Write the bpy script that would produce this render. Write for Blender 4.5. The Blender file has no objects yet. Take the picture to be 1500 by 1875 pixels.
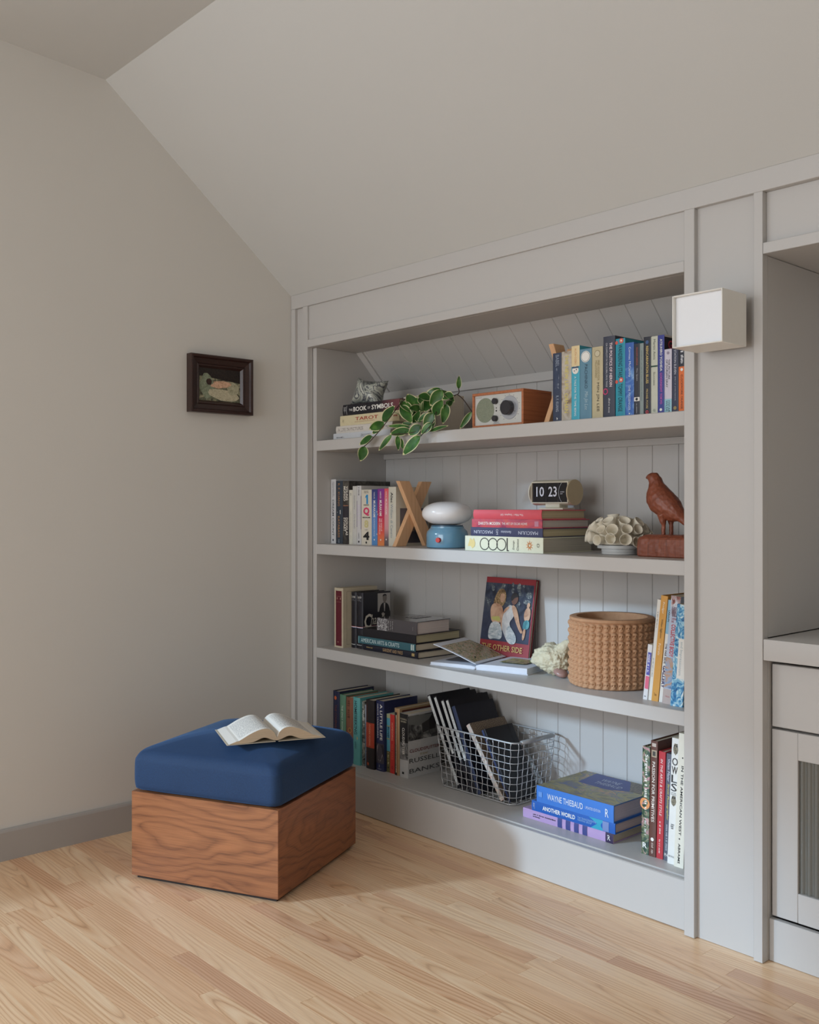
import bpy, bmesh, math, random
from mathutils import Vector, Matrix
random.seed(11)
SC = bpy.context.scene
COL = SC.collection
PI = math.pi

# ------------------------------------------------------------------ camera
cam_d = bpy.data.cameras.new('camera'); cam = bpy.data.objects.new('camera', cam_d); COL.objects.link(cam)
cam_d.sensor_fit = 'HORIZONTAL'; cam_d.sensor_width = 36.0
cam_d.lens = 1797.0 / 1500.0 * 36.0
cam_d.shift_y = -9.5 / 1500.0
cam_d.clip_start = 0.02
cam.location = (3.1115, -2.2181, 1.1)
cam.rotation_euler = (PI / 2, 0, math.atan2(1797, 1640))
SC.camera = cam

# ------------------------------------------------------------------ world, lights, exposure
w = bpy.data.worlds.new('world'); SC.world = w; w.use_nodes = True
bg = w.node_tree.nodes['Background']
bg.inputs[0].default_value = (1.0, 0.98, 0.955, 1); bg.inputs[1].default_value = 0.35

def area_light(name, loc, direction, sx, sy, power, col):
    d = bpy.data.lights.new(name, 'AREA'); d.shape = 'RECTANGLE'; d.size = sx; d.size_y = sy
    d.energy = power; d.color = col
    o = bpy.data.objects.new(name, d); COL.objects.link(o); o.location = loc
    o.rotation_euler = Vector(direction).to_track_quat('-Z', 'Z').to_euler()
    return o
# daylight through the window in the left wall, beyond the left edge of the photograph
WIN_Y0, WIN_Y1, WIN_Z0, WIN_Z1 = -5.05, -1.62, 0.32, 2.15
area_light('window_daylight', (-0.05, (WIN_Y0 + WIN_Y1) / 2, (WIN_Z0 + WIN_Z1) / 2), (1, 0.0, -0.15),
           WIN_Y1 - WIN_Y0 - .1, WIN_Z1 - WIN_Z0 - .1, 28.0, (0.80, 0.90, 1.0))
# hazy low sun through the same window
sd = bpy.data.lights.new('hazy_sun', 'SUN'); sd.energy = 1.8; sd.angle = math.radians(4.5); sd.color = (0.54, 0.77, 1.0)
so = bpy.data.objects.new('hazy_sun', sd); COL.objects.link(so); so.location = (-2, -5, 3)
so.rotation_euler = Vector((.41, .91, -.36)).to_track_quat('-Z', 'Z').to_euler()
# frontal fill light at an unseen window added in the wall behind the camera
W2_X0, W2_X1, W2_Z0, W2_Z1 = 0.3, 2.9, 0.5, 2.3
area_light('rear_fill_light', ((W2_X0 + W2_X1) / 2, -5.15, (W2_Z0 + W2_Z1) / 2), (0, 1, 0),
           W2_X1 - W2_X0 - .1, W2_Z1 - W2_Z0 - .1, 60.0, (0.90, 0.95, 1.0))

SC.view_settings.view_transform = 'Standard'; SC.view_settings.look = 'None'
SC.view_settings.gamma = 1.0; SC.view_settings.use_curve_mapping = False
SC.view_settings.exposure = 0.28

# ------------------------------------------------------------------ helpers
def lin(c):
    out = []
    for v in c[:3]:
        v = v / 255.0
        out.append(v / 12.92 if v <= .04045 else ((v + .055) / 1.055) ** 2.4)
    return (out[0], out[1], out[2], 1.0)

class NT:
    def __init__(s, name):
        s.m = bpy.data.materials.new(name); s.m.use_nodes = True
        s.t = s.m.node_tree; s.b = s.t.nodes['Principled BSDF']
    def n(s, typ, **kw):
        nd = s.t.nodes.new(typ)
        for k, v in kw.items():
            if k.startswith('i_'):
                key = k[2:]
                nd.inputs[int(key) if key.isdigit() else key].default_value = v
            else: setattr(nd, k, v)
        return nd
    def l(s, a, b): s.t.links.new(a, b)
    def bsdf(s, **kw):
        for k, v in kw.items(): s.b.inputs[k.replace('_', ' ')].default_value = v
    def ramp(s, fac, stops, interp='LINEAR'):
        r = s.n('ShaderNodeValToRGB'); e = r.color_ramp; e.interpolation = interp
        while len(e.elements) < len(stops): e.elements.new(0.5)
        for el, (p, c) in zip(e.elements, stops): el.position = p; el.color = c
        s.l(fac, r.inputs[0]); return r.outputs[0]
    def mix(s, fac, a, b, mode='MIX'):
        m = s.n('ShaderNodeMix', data_type='RGBA', blend_type=mode)
        for sock, v in ((m.inputs[0], fac), (m.inputs[6], a), (m.inputs[7], b)):
            if hasattr(v, 'links') or hasattr(v, 'is_linked'): s.l(v, sock)
            else: sock.default_value = v
        return m.outputs[2]
    def coord(s, scale=(1, 1, 1), rot=(0, 0, 0), rnd=0.0, kind='Object'):
        tc = s.n('ShaderNodeTexCoord'); v = tc.outputs[kind]
        if rnd:
            oi = s.n('ShaderNodeObjectInfo')
            vm = s.n('ShaderNodeVectorMath', operation='SCALE'); vm.inputs[0].default_value = (3.1, 7.3, 5.7)
            mm = s.n('ShaderNodeMath', operation='MULTIPLY', i_1=rnd); s.l(oi.outputs['Random'], mm.inputs[0])
            s.l(mm.outputs[0], vm.inputs['Scale'])
            va = s.n('ShaderNodeVectorMath', operation='ADD'); s.l(v, va.inputs[0]); s.l(vm.outputs[0], va.inputs[1]); v = va.outputs[0]
            s.rand = oi.outputs['Random']
        mp = s.n('ShaderNodeMapping'); s.l(v, mp.inputs[0]); mp.inputs['Scale'].default_value = scale; mp.inputs['Rotation'].default_value = rot
        return mp.outputs[0]
    def noise(s, vec, scale, detail=3, rough=.5, dist=0):
        nd = s.n('ShaderNodeTexNoise'); s.l(vec, nd.inputs['Vector'])
        nd.inputs['Scale'].default_value = scale; nd.inputs['Detail'].default_value = detail
        nd.inputs['Roughness'].default_value = rough; nd.inputs['Distortion'].default_value = dist
        return nd.outputs[0]
    def bump(s, h, strength, dist=.001):
        b = s.n('ShaderNodeBump'); b.inputs['Strength'].default_value = strength; b.inputs['Distance'].default_value = dist
        s.l(h, b.inputs['Height']); s.l(b.outputs[0], s.b.inputs['Normal'])

def scl(c, k): return (min(c[0] * k, 1), min(c[1] * k, 1), min(c[2] * k, 1), 1)

_cache = {}
def flat(rgb, rough=.55, var=.06, name=None, scale=60, spec=.5, metallic=0.0, coat=0.0):
    """plain coloured surface with faint mottling"""
    key = (tuple(rgb), rough, var, scale, metallic, coat)
    if key in _cache: return _cache[key]
    n = NT(name or 'surface_%02x%02x%02x' % tuple(int(v) for v in rgb[:3]))
    c = lin(rgb); v = n.coord()
    f = n.noise(v, scale, 2)
    n.l(n.mix(f, scl(c, 1 - var), scl(c, 1 + var)), n.b.inputs['Base Color'])
    n.bsdf(Roughness=rough, Metallic=metallic); n.b.inputs['Specular IOR Level'].default_value = spec
    if coat: n.b.inputs['Coat Weight'].default_value = coat; n.b.inputs['Coat Roughness'].default_value = .15
    _cache[key] = n.m; return n.m

def paint(name, rgb, rough=.55, bump=.08, scale=220):
    n = NT(name); c = lin(rgb); v = n.coord()
    f = n.noise(v, 3.0, 2); g = n.noise(v, scale, 3)
    n.l(n.mix(f, scl(c, .985), scl(c, 1.015)), n.b.inputs['Base Color'])
    n.bsdf(Roughness=rough); n.bump(g, bump, .0008)
    return n.m

def photo(name, stops, scale=40, dist=1.0, rough=.35, stretch=(1, 1, 1), detail=5):
    """printed picture: noise broken into colours"""
    n = NT(name); v = n.coord(stretch)
    f = n.noise(v, scale, detail, .6, dist)
    n.l(n.ramp(f, [(p, lin(c)) for p, c in stops]), n.b.inputs['Base Color'])
    n.bsdf(Roughness=rough); return n.m

def paper_edges(rgb, axis=0):
    key = ('paper', tuple(rgb), axis)
    if key in _cache: return _cache[key]
    n = NT('page_edges'); c = lin(rgb)
    st = [1.5, 1.5, 1.5]; st[axis] = 900
    v = n.coord(tuple(st)); f = n.noise(v, 1.0, 2, .6)
    n.l(n.ramp(f, [(.3, scl(c, .72)), (.62, scl(c, 1.04))]), n.b.inputs['Base Color']); n.bsdf(Roughness=.9)
    _cache[key] = n.m; return n.m

def wood(name, dark, mid, light, along=0, freq=60.0, s=.06, amp=2.0, nscale=8.0, nstr=.2, rough=.38, rnd=0.0, fine=.3, seed=(0, 0, 0), tint=0.0, line=.10, mk=.15):
    """timber: growth rings around a pith running along one axis, bent by noise, with fine pores along the grain"""
    n = NT(name)
    tc = n.n('ShaderNodeTexCoord'); P = tc.outputs['Object']
    mp = n.n('ShaderNodeMapping'); sc = [1, 1, 1]; sc[along] = s; mp.inputs['Scale'].default_value = sc; n.l(P, mp.inputs[0]); v = mp.outputs[0]
    va = n.n('ShaderNodeVectorMath', operation='ADD'); n.l(v, va.inputs[0]); va.inputs[1].default_value = seed; v = va.outputs[0]
    nv = P
    if rnd:
        oi = n.n('ShaderNodeObjectInfo'); n.rand = oi.outputs['Random']
        wn = n.n('ShaderNodeTexWhiteNoise', noise_dimensions='1D'); n.l(oi.outputs['Random'], wn.inputs['W'])
        ma = n.n('ShaderNodeVectorMath', operation='MULTIPLY_ADD'); n.l(wn.outputs['Color'], ma.inputs[0])
        ma.inputs[1].default_value = (.11, .13, .03); ma.inputs[2].default_value = (-.055, -.065, .004)
        ad = n.n('ShaderNodeVectorMath', operation='ADD'); n.l(v, ad.inputs[0]); n.l(ma.outputs[0], ad.inputs[1]); v = ad.outputs[0]
        mb = n.n('ShaderNodeVectorMath', operation='MULTIPLY_ADD'); n.l(wn.outputs['Color'], mb.inputs[0]); mb.inputs[1].default_value = (37, 53, 71); n.l(P, mb.inputs[2]); nv = mb.outputs[0]
    ln = n.n('ShaderNodeVectorMath', operation='LENGTH'); n.l(v, ln.inputs[0])
    m2 = n.n('ShaderNodeMapping'); sc2 = [1, 1, 1]; sc2[along] = nstr; m2.inputs['Scale'].default_value = sc2; n.l(nv, m2.inputs[0])
    nz = n.noise(m2.outputs[0], nscale, 2.5, .5, .2)
    m1 = n.n('ShaderNodeMath', operation='MULTIPLY', i_1=float(freq)); n.l(ln.outputs['Value'], m1.inputs[0])
    mm = n.n('ShaderNodeMath', operation='MULTIPLY_ADD', i_1=float(amp)); n.l(nz, mm.inputs[0]); n.l(m1.outputs[0], mm.inputs[2])
    fr = n.n('ShaderNodeMath', operation='FRACT'); n.l(mm.outputs[0], fr.inputs[0])
    ringc = n.ramp(fr.outputs[0], [(0.0, lin(mid)), (line * .5, lin(dark)), (line, lin(mid)), (line * 2.6, lin(light)), (.7, lin(light)), (1.0, lin(mid))])
    m3 = n.n('ShaderNodeMapping'); sf = [330, 330, 330]; sf[along] = 7; m3.inputs['Scale'].default_value = sf; n.l(nv, m3.inputs[0])
    fn = n.noise(m3.outputs[0], 1.0, 3, .6)
    m4 = n.n('ShaderNodeMapping'); sg = [22, 22, 22]; sg[along] = 1.6; m4.inputs['Scale'].default_value = sg; n.l(nv, m4.inputs[0])
    broad = n.noise(m4.outputs[0], 1.0, 3, .55)
    msk = n.noise(m2.outputs[0], nscale * .8, 2, .5)
    ringc = n.mix(n.ramp(msk, [(.36, (mk, mk, mk, 1)), (.62, (.95, .95, .95, 1))]), lin(light), ringc)
    col = n.mix(fine, ringc, n.ramp(fn, [(.36, lin(dark)), (.58, lin(light))]))
    col = n.mix(.35, col, n.ramp(broad, [(.3, lin(mid)), (.7, lin(light))]))
    if rnd and tint:
        col = n.mix(tint, col, n.ramp(n.rand, [(0, lin((190, 120, 76))), (.10, lin((222, 168, 122))), (.3, lin((240, 208, 172))), (.6, lin((250, 230, 206))), (.9, lin((255, 240, 222))), (1, lin((206, 150, 104)))]), 'MULTIPLY')
    n.l(col, n.b.inputs['Base Color']); n.bsdf(Roughness=rough)
    n.bump(fn, .10, .0004)
    return n.m

# ---- mesh helpers
def obj(name, verts, faces, mat, parent=None, loc=None, rot=None, smooth=False, mats=None, fm=None):
    me = bpy.data.meshes.new(name); me.from_pydata([tuple(v) for v in verts], [], faces); me.update()
    return obj_me(name, me, mat, parent, loc, rot, smooth, mats, fm)
def obj_me(name, me, mat=None, parent=None, loc=None, rot=None, smooth=False, mats=None, fm=None):
    o = bpy.data.objects.new(name, me); COL.objects.link(o)
    if mats:
        for m in mats: me.materials.append(m)
    elif mat and len(me.materials) == 0: me.materials.append(mat)
    if fm:
        for p, i in zip(me.polygons, fm): p.material_index = i
    if smooth:
        for p in me.polygons: p.use_smooth = True
    if parent: o.parent = parent
    if loc: o.location = loc
    if rot: o.rotation_euler = rot
    return o
def obj_bm(name, bm, mat, parent=None, loc=None, rot=None, smooth=False, sharp=None):
    bmesh.ops.recalc_face_normals(bm, faces=bm.faces[:])
    me = bpy.data.meshes.new(name); bm.to_mesh(me); bm.free()
    o = obj_me(name, me, mat, parent, loc, rot, smooth)
    if sharp:
        me.set_sharp_from_angle(angle=sharp)
    return o
def tag(o, label=None, cat=None, group=None, kind=None):
    if label: o['label'] = label
    if cat: o['category'] = cat
    if group: o['group'] = group
    if kind: o['kind'] = kind
    return o
def thing(name, label, cat, loc=(0, 0, 0), rot=(0, 0, 0), group=None):
    o = bpy.data.objects.new(name, None); COL.objects.link(o); o.empty_display_size = .05
    o.location = loc; o.rotation_euler = rot
    return tag(o, label, cat, group)
BOXF = [(0, 3, 2, 1), (4, 5, 6, 7), (0, 1, 5, 4), (1, 2, 6, 5), (2, 3, 7, 6), (3, 0, 4, 7)]
def box(name, x0, x1, y0, y1, z0, z1, mat, parent=None, bev=0.0, seg=2):
    """axis aligned box; its object sits at the box centre"""
    c = ((x0 + x1) / 2, (y0 + y1) / 2, (z0 + z1) / 2); hx, hy, hz = abs(x1 - x0) / 2, abs(y1 - y0) / 2, abs(z1 - z0) / 2
    vs = [(-hx, -hy, -hz), (hx, -hy, -hz), (hx, hy, -hz), (-hx, hy, -hz), (-hx, -hy, hz), (hx, -hy, hz), (hx, hy, hz), (-hx, hy, hz)]
    if not bev: return obj(name, vs, BOXF, mat, parent, c)
    bm = bmesh.new(); bv = [bm.verts.new(v) for v in vs]
    for f in BOXF: bm.faces.new([bv[i] for i in f])
    bmesh.ops.bevel(bm, geom=bm.edges[:], offset=bev, segments=seg, affect='EDGES', profile=.6)
    return obj_bm(name, bm, mat, parent, c, smooth=seg > 1, sharp=.7)
def lathe(name, prof, mat, parent=None, loc=None, seg=40, rot=None, smooth=True, sharp=.6):
    vs, fs = [], []
    for r, z in prof:
        for k in range(seg): vs.append((r * math.cos(2 * PI * k / seg), r * math.sin(2 * PI * k / seg), z))
    for i in range(len(prof) - 1):
        for k in range(seg):
            k2 = (k + 1) % seg; fs.append((i * seg + k, i * seg + k2, (i + 1) * seg + k2, (i + 1) * seg + k))
    me = bpy.data.meshes.new(name); me.from_pydata(vs, [], fs); me.update()
    bm = bmesh.new(); bm.from_mesh(me); bmesh.ops.remove_doubles(bm, verts=bm.verts[:], dist=1e-6); bpy.data.meshes.remove(me)
    return obj_bm(name, bm, mat, parent, loc, rot, smooth, sharp)
def tube_geo(pts, r, seg=6, closed=False, radii=None):
    P = [Vector(p) for p in pts]; n = len(P); vs, fs = [], []
    up = None
    for i in range(n):
        if closed: t = P[(i + 1) % n] - P[i - 1]
        else: t = P[min(i + 1, n - 1)] - P[max(i - 1, 0)]
        t.normalize()
        if up is None:
            up = Vector((0, 0, 1)) if abs(t.z) < .9 else Vector((1, 0, 0))
        a = t.cross(up); 
        if a.length < 1e-6: a = t.cross(Vector((0, 1, 0)))
        a.normalize(); b = a.cross(t); up = b
        rr = radii[i] if radii else r
        for k in range(seg):
            an = 2 * PI * k / seg; vs.append(tuple(P[i] + a * (rr * math.cos(an)) + b * (rr * math.sin(an))))
    m = n if closed else n - 1
    for i in range(m):
        for k in range(seg):
            k2 = (k + 1) % seg; j = (i + 1) % n
            fs.append((i * seg + k, i * seg + k2, j * seg + k2, j * seg + k))
    if not closed:
        fs.append(tuple(range(seg - 1, -1, -1))); fs.append(tuple((n - 1) * seg + k for k in range(seg)))
    return vs, fs
def tube(name, pts, r, mat, parent=None, seg=6, closed=False, radii=None, smooth=True):
    vs, fs = tube_geo(pts, r, seg, closed, radii)
    return obj(name, vs, fs, mat, parent, smooth=smooth)
def plate(name, pts, n, th, mat, parent=None):
    """flat polygon (3D points) thickened by th against its normal n"""
    n = Vector(n).normalized(); k = len(pts)
    a = [Vector(p) for p in pts]; b = [p - n * th for p in a]
    fs = [tuple(range(k)), tuple(range(2 * k - 1, k - 1, -1))]
    for i in range(k): j = (i + 1) % k; fs.append((i, i + k, j + k, j))
    bm = bmesh.new(); vv = [bm.verts.new(p) for p in a + b]
    for f in fs: bm.faces.new([vv[i] for i in f])
    bmesh.ops.triangulate(bm, faces=[f for f in bm.faces if len(f.verts) > 4])
    return obj_bm(name, bm, mat, parent)

# ---- lettering
_tx = {}
def text_geo(txt, bold=0.0, shear=0.0):
    key = (txt, bold, shear)
    if key not in _tx:
        cu = bpy.data.curves.new('lettering', 'FONT'); cu.body = txt; cu.resolution_u = 2; cu.offset = bold; cu.shear = shear
        cu.space_line = .85; cu.align_x = 'LEFT'
        o = bpy.data.objects.new('lettering', cu); COL.objects.link(o)
        me = bpy.data.meshes.new_from_object(o)
        vs = [tuple(v.co) for v in me.vertices]; fs = [tuple(p.vertices) for p in me.polygons]
        bpy.data.objects.remove(o); bpy.data.curves.remove(cu); bpy.data.meshes.remove(me)
        xs = [v[0] for v in vs]; ys = [v[1] for v in vs]
        x0, x1, y0, y1 = min(xs), max(xs), min(ys), max(ys)
        _tx[key] = ([((x - x0) / (x1 - x0), (y - y0) / max(y1 - y0, 1e-5)) for x, y, _ in vs], fs, (x1 - x0) / max(y1 - y0, 1e-5))
    return _tx[key]
def letter(name, txt, fmap, mat, parent, bold=0.0, shear=0.0):
    vs, fs, _ = text_geo(txt, bold, shear)
    return obj(name, [fmap(a, b) for a, b in vs], fs, mat, parent)

# ================================================================== SETTING
M_WALL = paint('wall_paint', (214, 211, 205), .75)
M_CEIL = paint('ceiling_paint', (203, 203, 200), .8)
M_CASE = paint('bookcase_paint', (192, 189, 186), .42, .03, 400)
M_SKIRT = paint('skirting_paint', (170, 166, 162), .45, .03, 400)
M_GAP = flat((120, 114, 108), .8, name='dark_gap')
M_OAK = wood('oak_strip', (160, 104, 64), (228, 186, 144), (252, 226, 194), along=0, freq=130, s=.06, amp=4.5, nscale=9, nstr=.18, rough=.33, rnd=1.0, fine=.2, tint=.44, line=.22, mk=.3)

def struct(o): o['kind'] = 'structure'; return o

# floor: sub-floor slab with its oak strips
floor = struct(box('floor', -.15, 5.2, -5.2, .5, -.06, -.0145, M_GAP))
def plank_geo(L, W, T=.014, c=.00025):
    hx, hy = L / 2 - .00018, W / 2 - .00018
    vs = [(-hx, -hy, -T), (hx, -hy, -T), (hx, hy, -T), (-hx, hy, -T), (-hx, -hy, -c), (hx, -hy, -c), (hx, hy, -c), (-hx, hy, -c),
          (-hx + c, -hy + c, 0), (hx - c, -hy + c, 0), (hx - c, hy - c, 0), (-hx + c, hy - c, 0)]
    fs = [(0, 1, 5, 4), (1, 2, 6, 5), (2, 3, 7, 6), (3, 0, 4, 7), (4, 5, 9, 8), (5, 6, 10, 9), (6, 7, 11, 10), (7, 4, 8, 11), (8, 9, 10, 11)]
    return vs, fs
PW = .051
ENDS = {-.931: [.62, 1.34, 1.96], -.982: [.20, .72, 1.52], -1.033: [.33, .95, 1.74], -1.084: [.52, 1.16, 1.60], -1.135: [.16, .80, 1.45], -.880: [.42, 1.11, 1.86],
        -.268: [.30, 1.095, 1.68], -.217: [.55, 1.24, 1.93], -.319: [.72, 1.18, 2.02]}
fl = floor.location
row = 0; y = .0235 + .0025
rng = random.Random(5)
k = -3
stuffv, stufff = [], []
for k in range(-2, 90):
    yc = -.931 + PW * (19 - k)             # strip near edge
    if yc > .03: continue
    yk = round(yc, 3)
    ends = [0.0]
    pre = [v for kk, v in ENDS.items() if abs(kk - yc) < .012]
    if pre: ends += pre[0]
    else:
        x = rng.uniform(.15, .7)
        while x < 2.5: ends.append(x); x += rng.uniform(.35, .95)
    while ends[-1] < 5.1: ends.append(ends[-1] + rng.uniform(.4, 1.0))
    for a, b in zip(ends[:-1], ends[1:]):
        vs, fs = plank_geo(b - a, PW)
        if yc > -1.62 and a < 2.75:
            o = obj('plank', vs, fs, M_OAK, floor, ((a + b) / 2 - fl.x, yc + PW / 2 - fl.y, -fl.z))
        else:
            off = len(stuffv); stuffv += [(p[0] + (a + b) / 2, p[1] + yc + PW / 2, p[2]) for p in vs]
            stufff += [tuple(i + off for i in f) for f in fs]
o = obj('distant_planks', stuffv, stufff, M_OAK, floor, (-fl.x, -fl.y, -fl.z)); tag(o, kind='stuff')

# left wall with the window opening, gable shaped under the sloped ceiling
def zc(y):                                  # ceiling height along y
    return 1.914 + (-y) * (2.529 - 1.914) / .756 if y > -.756 else 2.529 + (-.756 - y) * .066
def wall_piece(bm, ya, yb, za, zb_a, zb_b, x0=-.15, x1=0.0):
    vs = [bm.verts.new(p) for p in ((x0, ya, za), (x1, ya, za), (x1, yb, za), (x0, yb, za), (x0, ya, zb_a), (x1, ya, zb_a), (x1, yb, zb_b), (x0, yb, zb_b))]
    for f in BOXF: bm.faces.new([vs[i] for i in f])
bm = bmesh.new()
wall_piece(bm, -.756, .5, -.05, zc(-.756), 1.5 + 0.0)
bm.free(); bm = bmesh.new()
wall_piece(bm, -.756, 0.0, -.05, zc(-.756) + .02, zc(0) + .02)
wall_piece(bm, 0.0, .5, -.05, zc(0) + .02, zc(0) + .02)
wall_piece(bm, WIN_Y1, -.756, -.05, zc(WIN_Y1) + .02, zc(-.756) + .02)
wall_piece(bm, WIN_Y0, WIN_Y1, -.05, WIN_Z0, WIN_Z0)
wall_piece(bm, WIN_Y0, WIN_Y1, WIN_Z1, zc(WIN_Y0) + .02, zc(WIN_Y1) + .02)
wall_piece(bm, -5.2, WIN_Y0, -.05, zc(-5.2) + .02, zc(WIN_Y0) + .02)
struct(obj_bm('wall_left', bm, M_WALL))
# window frame in the left wall
M_WHITE = flat((235, 233, 228), .45, .02, 'window_white')
win = struct(box('window_1', -.13, -.11, WIN_Y0, WIN_Y1, WIN_Z0, WIN_Z0 + .04, M_WHITE))
wl = win.location
for n_, a in (('window_rail', (-.13, -.11, WIN_Y0, WIN_Y1, WIN_Z1 - .04, WIN_Z1)), ('window_stile', (-.13, -.11, WIN_Y0, WIN_Y0 + .04, WIN_Z0 + .04, WIN_Z1 - .04)), ('window_stile', (-.13, -.11, WIN_Y1 - .04, WIN_Y1, WIN_Z0 + .04, WIN_Z1 - .04))):
    o = box(n_, *a, M_WHITE, win); o.location = Vector(o.location) - wl
# wall behind the camera with an opening and frame added for the fill light
bm = bmesh.new()
def rear_piece(bm, xa, xb, za, zb):
    vs = [bm.verts.new(p) for p in ((xa, -5.35, za), (xb, -5.35, za), (xb, -5.2, za), (xa, -5.2, za), (xa, -5.35, zb), (xb, -5.35, zb), (xb, -5.2, zb), (xa, -5.2, zb))]
    for f in BOXF: bm.faces.new([vs[i] for i in f])
rear_piece(bm, -.15, W2_X0, -.05, 2.95); rear_piece(bm, W2_X1, 4.35, -.05, 2.95); rear_piece(bm, W2_X0, W2_X1, -.05, W2_Z0); rear_piece(bm, W2_X0, W2_X1, W2_Z1, 2.95)
struct(obj_bm('wall_rear', bm, M_WALL))
win2 = struct(box('added_fill_window', W2_X0, W2_X1, -5.33, -5.31, W2_Z0, W2_Z0 + .04, M_WHITE))
w2l = win2.location
for n_, a in (('window_rail', (W2_X0, W2_X1, -5.33, -5.31, W2_Z1 - .04, W2_Z1)), ('window_stile', (W2_X0, W2_X0 + .04, -5.33, -5.31, W2_Z0 + .04, W2_Z1 - .04)), ('window_stile', (W2_X1 - .04, W2_X1, -5.33, -5.31, W2_Z0 + .04, W2_Z1 - .04))):
    o = box(n_, *a, M_WHITE, win2); o.location = Vector(o.location) - w2l
# back wall behind the joinery
struct(box('wall_back', -.15, 5.2, .5, .6, -.05, 2.0, M_WALL))
bm = bmesh.new(); wall_piece(bm, -5.2, -.756, -.05, zc(-5.2) + .02, zc(-.756) + .02, 4.2, 4.35); wall_piece(bm, -.756, .5, -.05, zc(-.756) + .02, zc(0) + .02, 4.2, 4.35)
struct(obj_bm('wall_right', bm, M_WALL))
# ceiling: slope above the bookcase and the nearly level part
bm = bmesh.new()
def slab(bm, pts, th):
    a = [bm.verts.new(p) for p in pts]; b = [bm.verts.new((p[0], p[1], p[2] + th)) for p in pts]
    bm.faces.new(a); bm.faces.new(b[::-1])
    for i in range(4): j = (i + 1) % 4; bm.faces.new((a[j], a[i], b[i], b[j]))
slab(bm, [(-.15, .5, 1.914), (5.2, .5, 1.914), (5.2, 0.0, 1.914), (-.15, 0.0, 1.914)], .1)
slab(bm, [(-.15, 0, 1.914), (5.2, 0, 1.914), (5.2, -.756, 2.529), (-.15, -.756, 2.529)], .1)
slab(bm, [(-.15, -.756, 2.529), (5.2, -.756, 2.529), (5.2, -5.2, zc(-5.2)), (-.15, -5.2, zc(-5.2))], .1)
struct(obj_bm('ceiling', bm, M_CEIL))
# skirting on the left wall
bm = bmesh.new()
prof = [(0.0005, 0), (.014, 0), (.014, .088), (.011, .095), (.006, .097), (.0005, .097)]
n = len(prof)
va = [bm.verts.new((x, -5.1, z)) for x, z in prof]; vb = [bm.verts.new((x, -.001, z)) for x, z in prof]
for i in range(n): j = (i + 1) % n; bm.faces.new((va[i], va[j], vb[j], vb[i]))
bm.faces.new(va[::-1]); bm.faces.new(vb)
struct(obj_bm('baseboard_left', bm, M_SKIRT))

# ================================================================== BUILT-IN BOOKCASE
S1, S2, S3, S4 = 1.350, .960, .569, .137     # tops of the four shelves
XI, XR, YS, YB = .131, 1.726, .0255, .372
case = thing('built_in_bookcase', 'painted greige built-in bookcase with four open shelves under the sloped ceiling', 'bookcase', (0, 0, 0))
def cbox(name, *a, mat=None, bev=.0012, parent=None): return box(name, *a, mat or M_CASE, parent or case, bev, 1)
cbox('frame_rail', .0015, 3.2, 0, .022, 1.860, 1.9142)
cbox('frame_stile', .0015, .028, 0, .022, .001, 1.860)
cbox('frame_stile', .076, .108, 0, .0255, .001, 1.860)
cbox('frame_stile', XR, 1.756, 0, .0255, .001, 1.860)
cbox('frame_stile', 1.917, 1.941, 0, .0255, .001, 1.860)
cbox('frame_rail', .108, XR, 0, .022, 1.703, 1.732)
cbox('recessed_panel', .027, .077, .012, .022, .001, 1.861, bev=0)
cbox('header_panel', .107, XR + .001, .008, .022, 1.731, 1.861, bev=0)
cbox('recessed_panel', 1.755, 1.918, .015, .0255, .001, 1.861, bev=0)
# box sides, plinth, ceiling of the niche
cbox('side_panel', .108, XI, .0256, .38, .001, 1.7025)
cbox('side_panel', XR, 1.749, .0256, .38, .001, 1.7025)
cbox('plinth', .108, XR, .02, .04, .0008, .134, bev=.003)
cbox('niche_ceiling', .108, XR, .022, .30, 1.7028, 1.72)
shelf_parts = []
for z, nm, y0 in ((S1, 'shelf', YS), (S2, 'shelf', YS), (S3, 'shelf', YS), (S4, 'bottom_shelf', .0402)):
    cbox(nm, XI, XR, y0, .371, z - (.0395 if nm == 'shelf' else .024), z, bev=.0016)
cbox('shelf_cleat', XI, XR, .360, .3715, 1.2885, 1.3103)
# matchboard back: one board after another, grooves between
edges = [XI] + [.1805 + .0925 * k for k in range(17)] + [XR]
def board_mesh(wd, ht, g=.0017, th=.011):
    hx, hz = wd / 2, ht / 2
    # front is -Y; long edges chamfered into a v groove
    pr = [(-hx, th), (-hx, g), (-hx + g, 0), (hx - g, 0), (hx, g), (hx, th)]
    vs = [(x, y, -hz) for x, y in pr] + [(x, y, hz) for x, y in pr]
    fs = [(i, i + 1, i + 7, i + 6) for i in range(5)] + [(5, 0, 6, 11), tuple(range(5, -1, -1)), tuple(range(6, 12))]
    return vs, fs
bb = obj('back_board', *board_mesh(.0919, 1.405), M_CASE)
bb_me = bb.data; bpy.data.objects.remove(bb)
for a, b in zip(edges[:-1], edges[1:]):
    if abs(b - a - .0925) < .001: o = obj_me('back_board', bb_me, None, case)
    else: o = obj('back_board', *board_mesh(b - a - .0006, 1.405), M_CASE, case)
    o.location = ((a + b) / 2, YB, .125 + 1.405 / 2)
cbox('backing', XI, XR, .384, .39, .1, 1.75, mat=M_GAP, bev=0)
cbox('back_trim', XI, XR, .360, .3715, 1.5275, 1.558)
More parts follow.
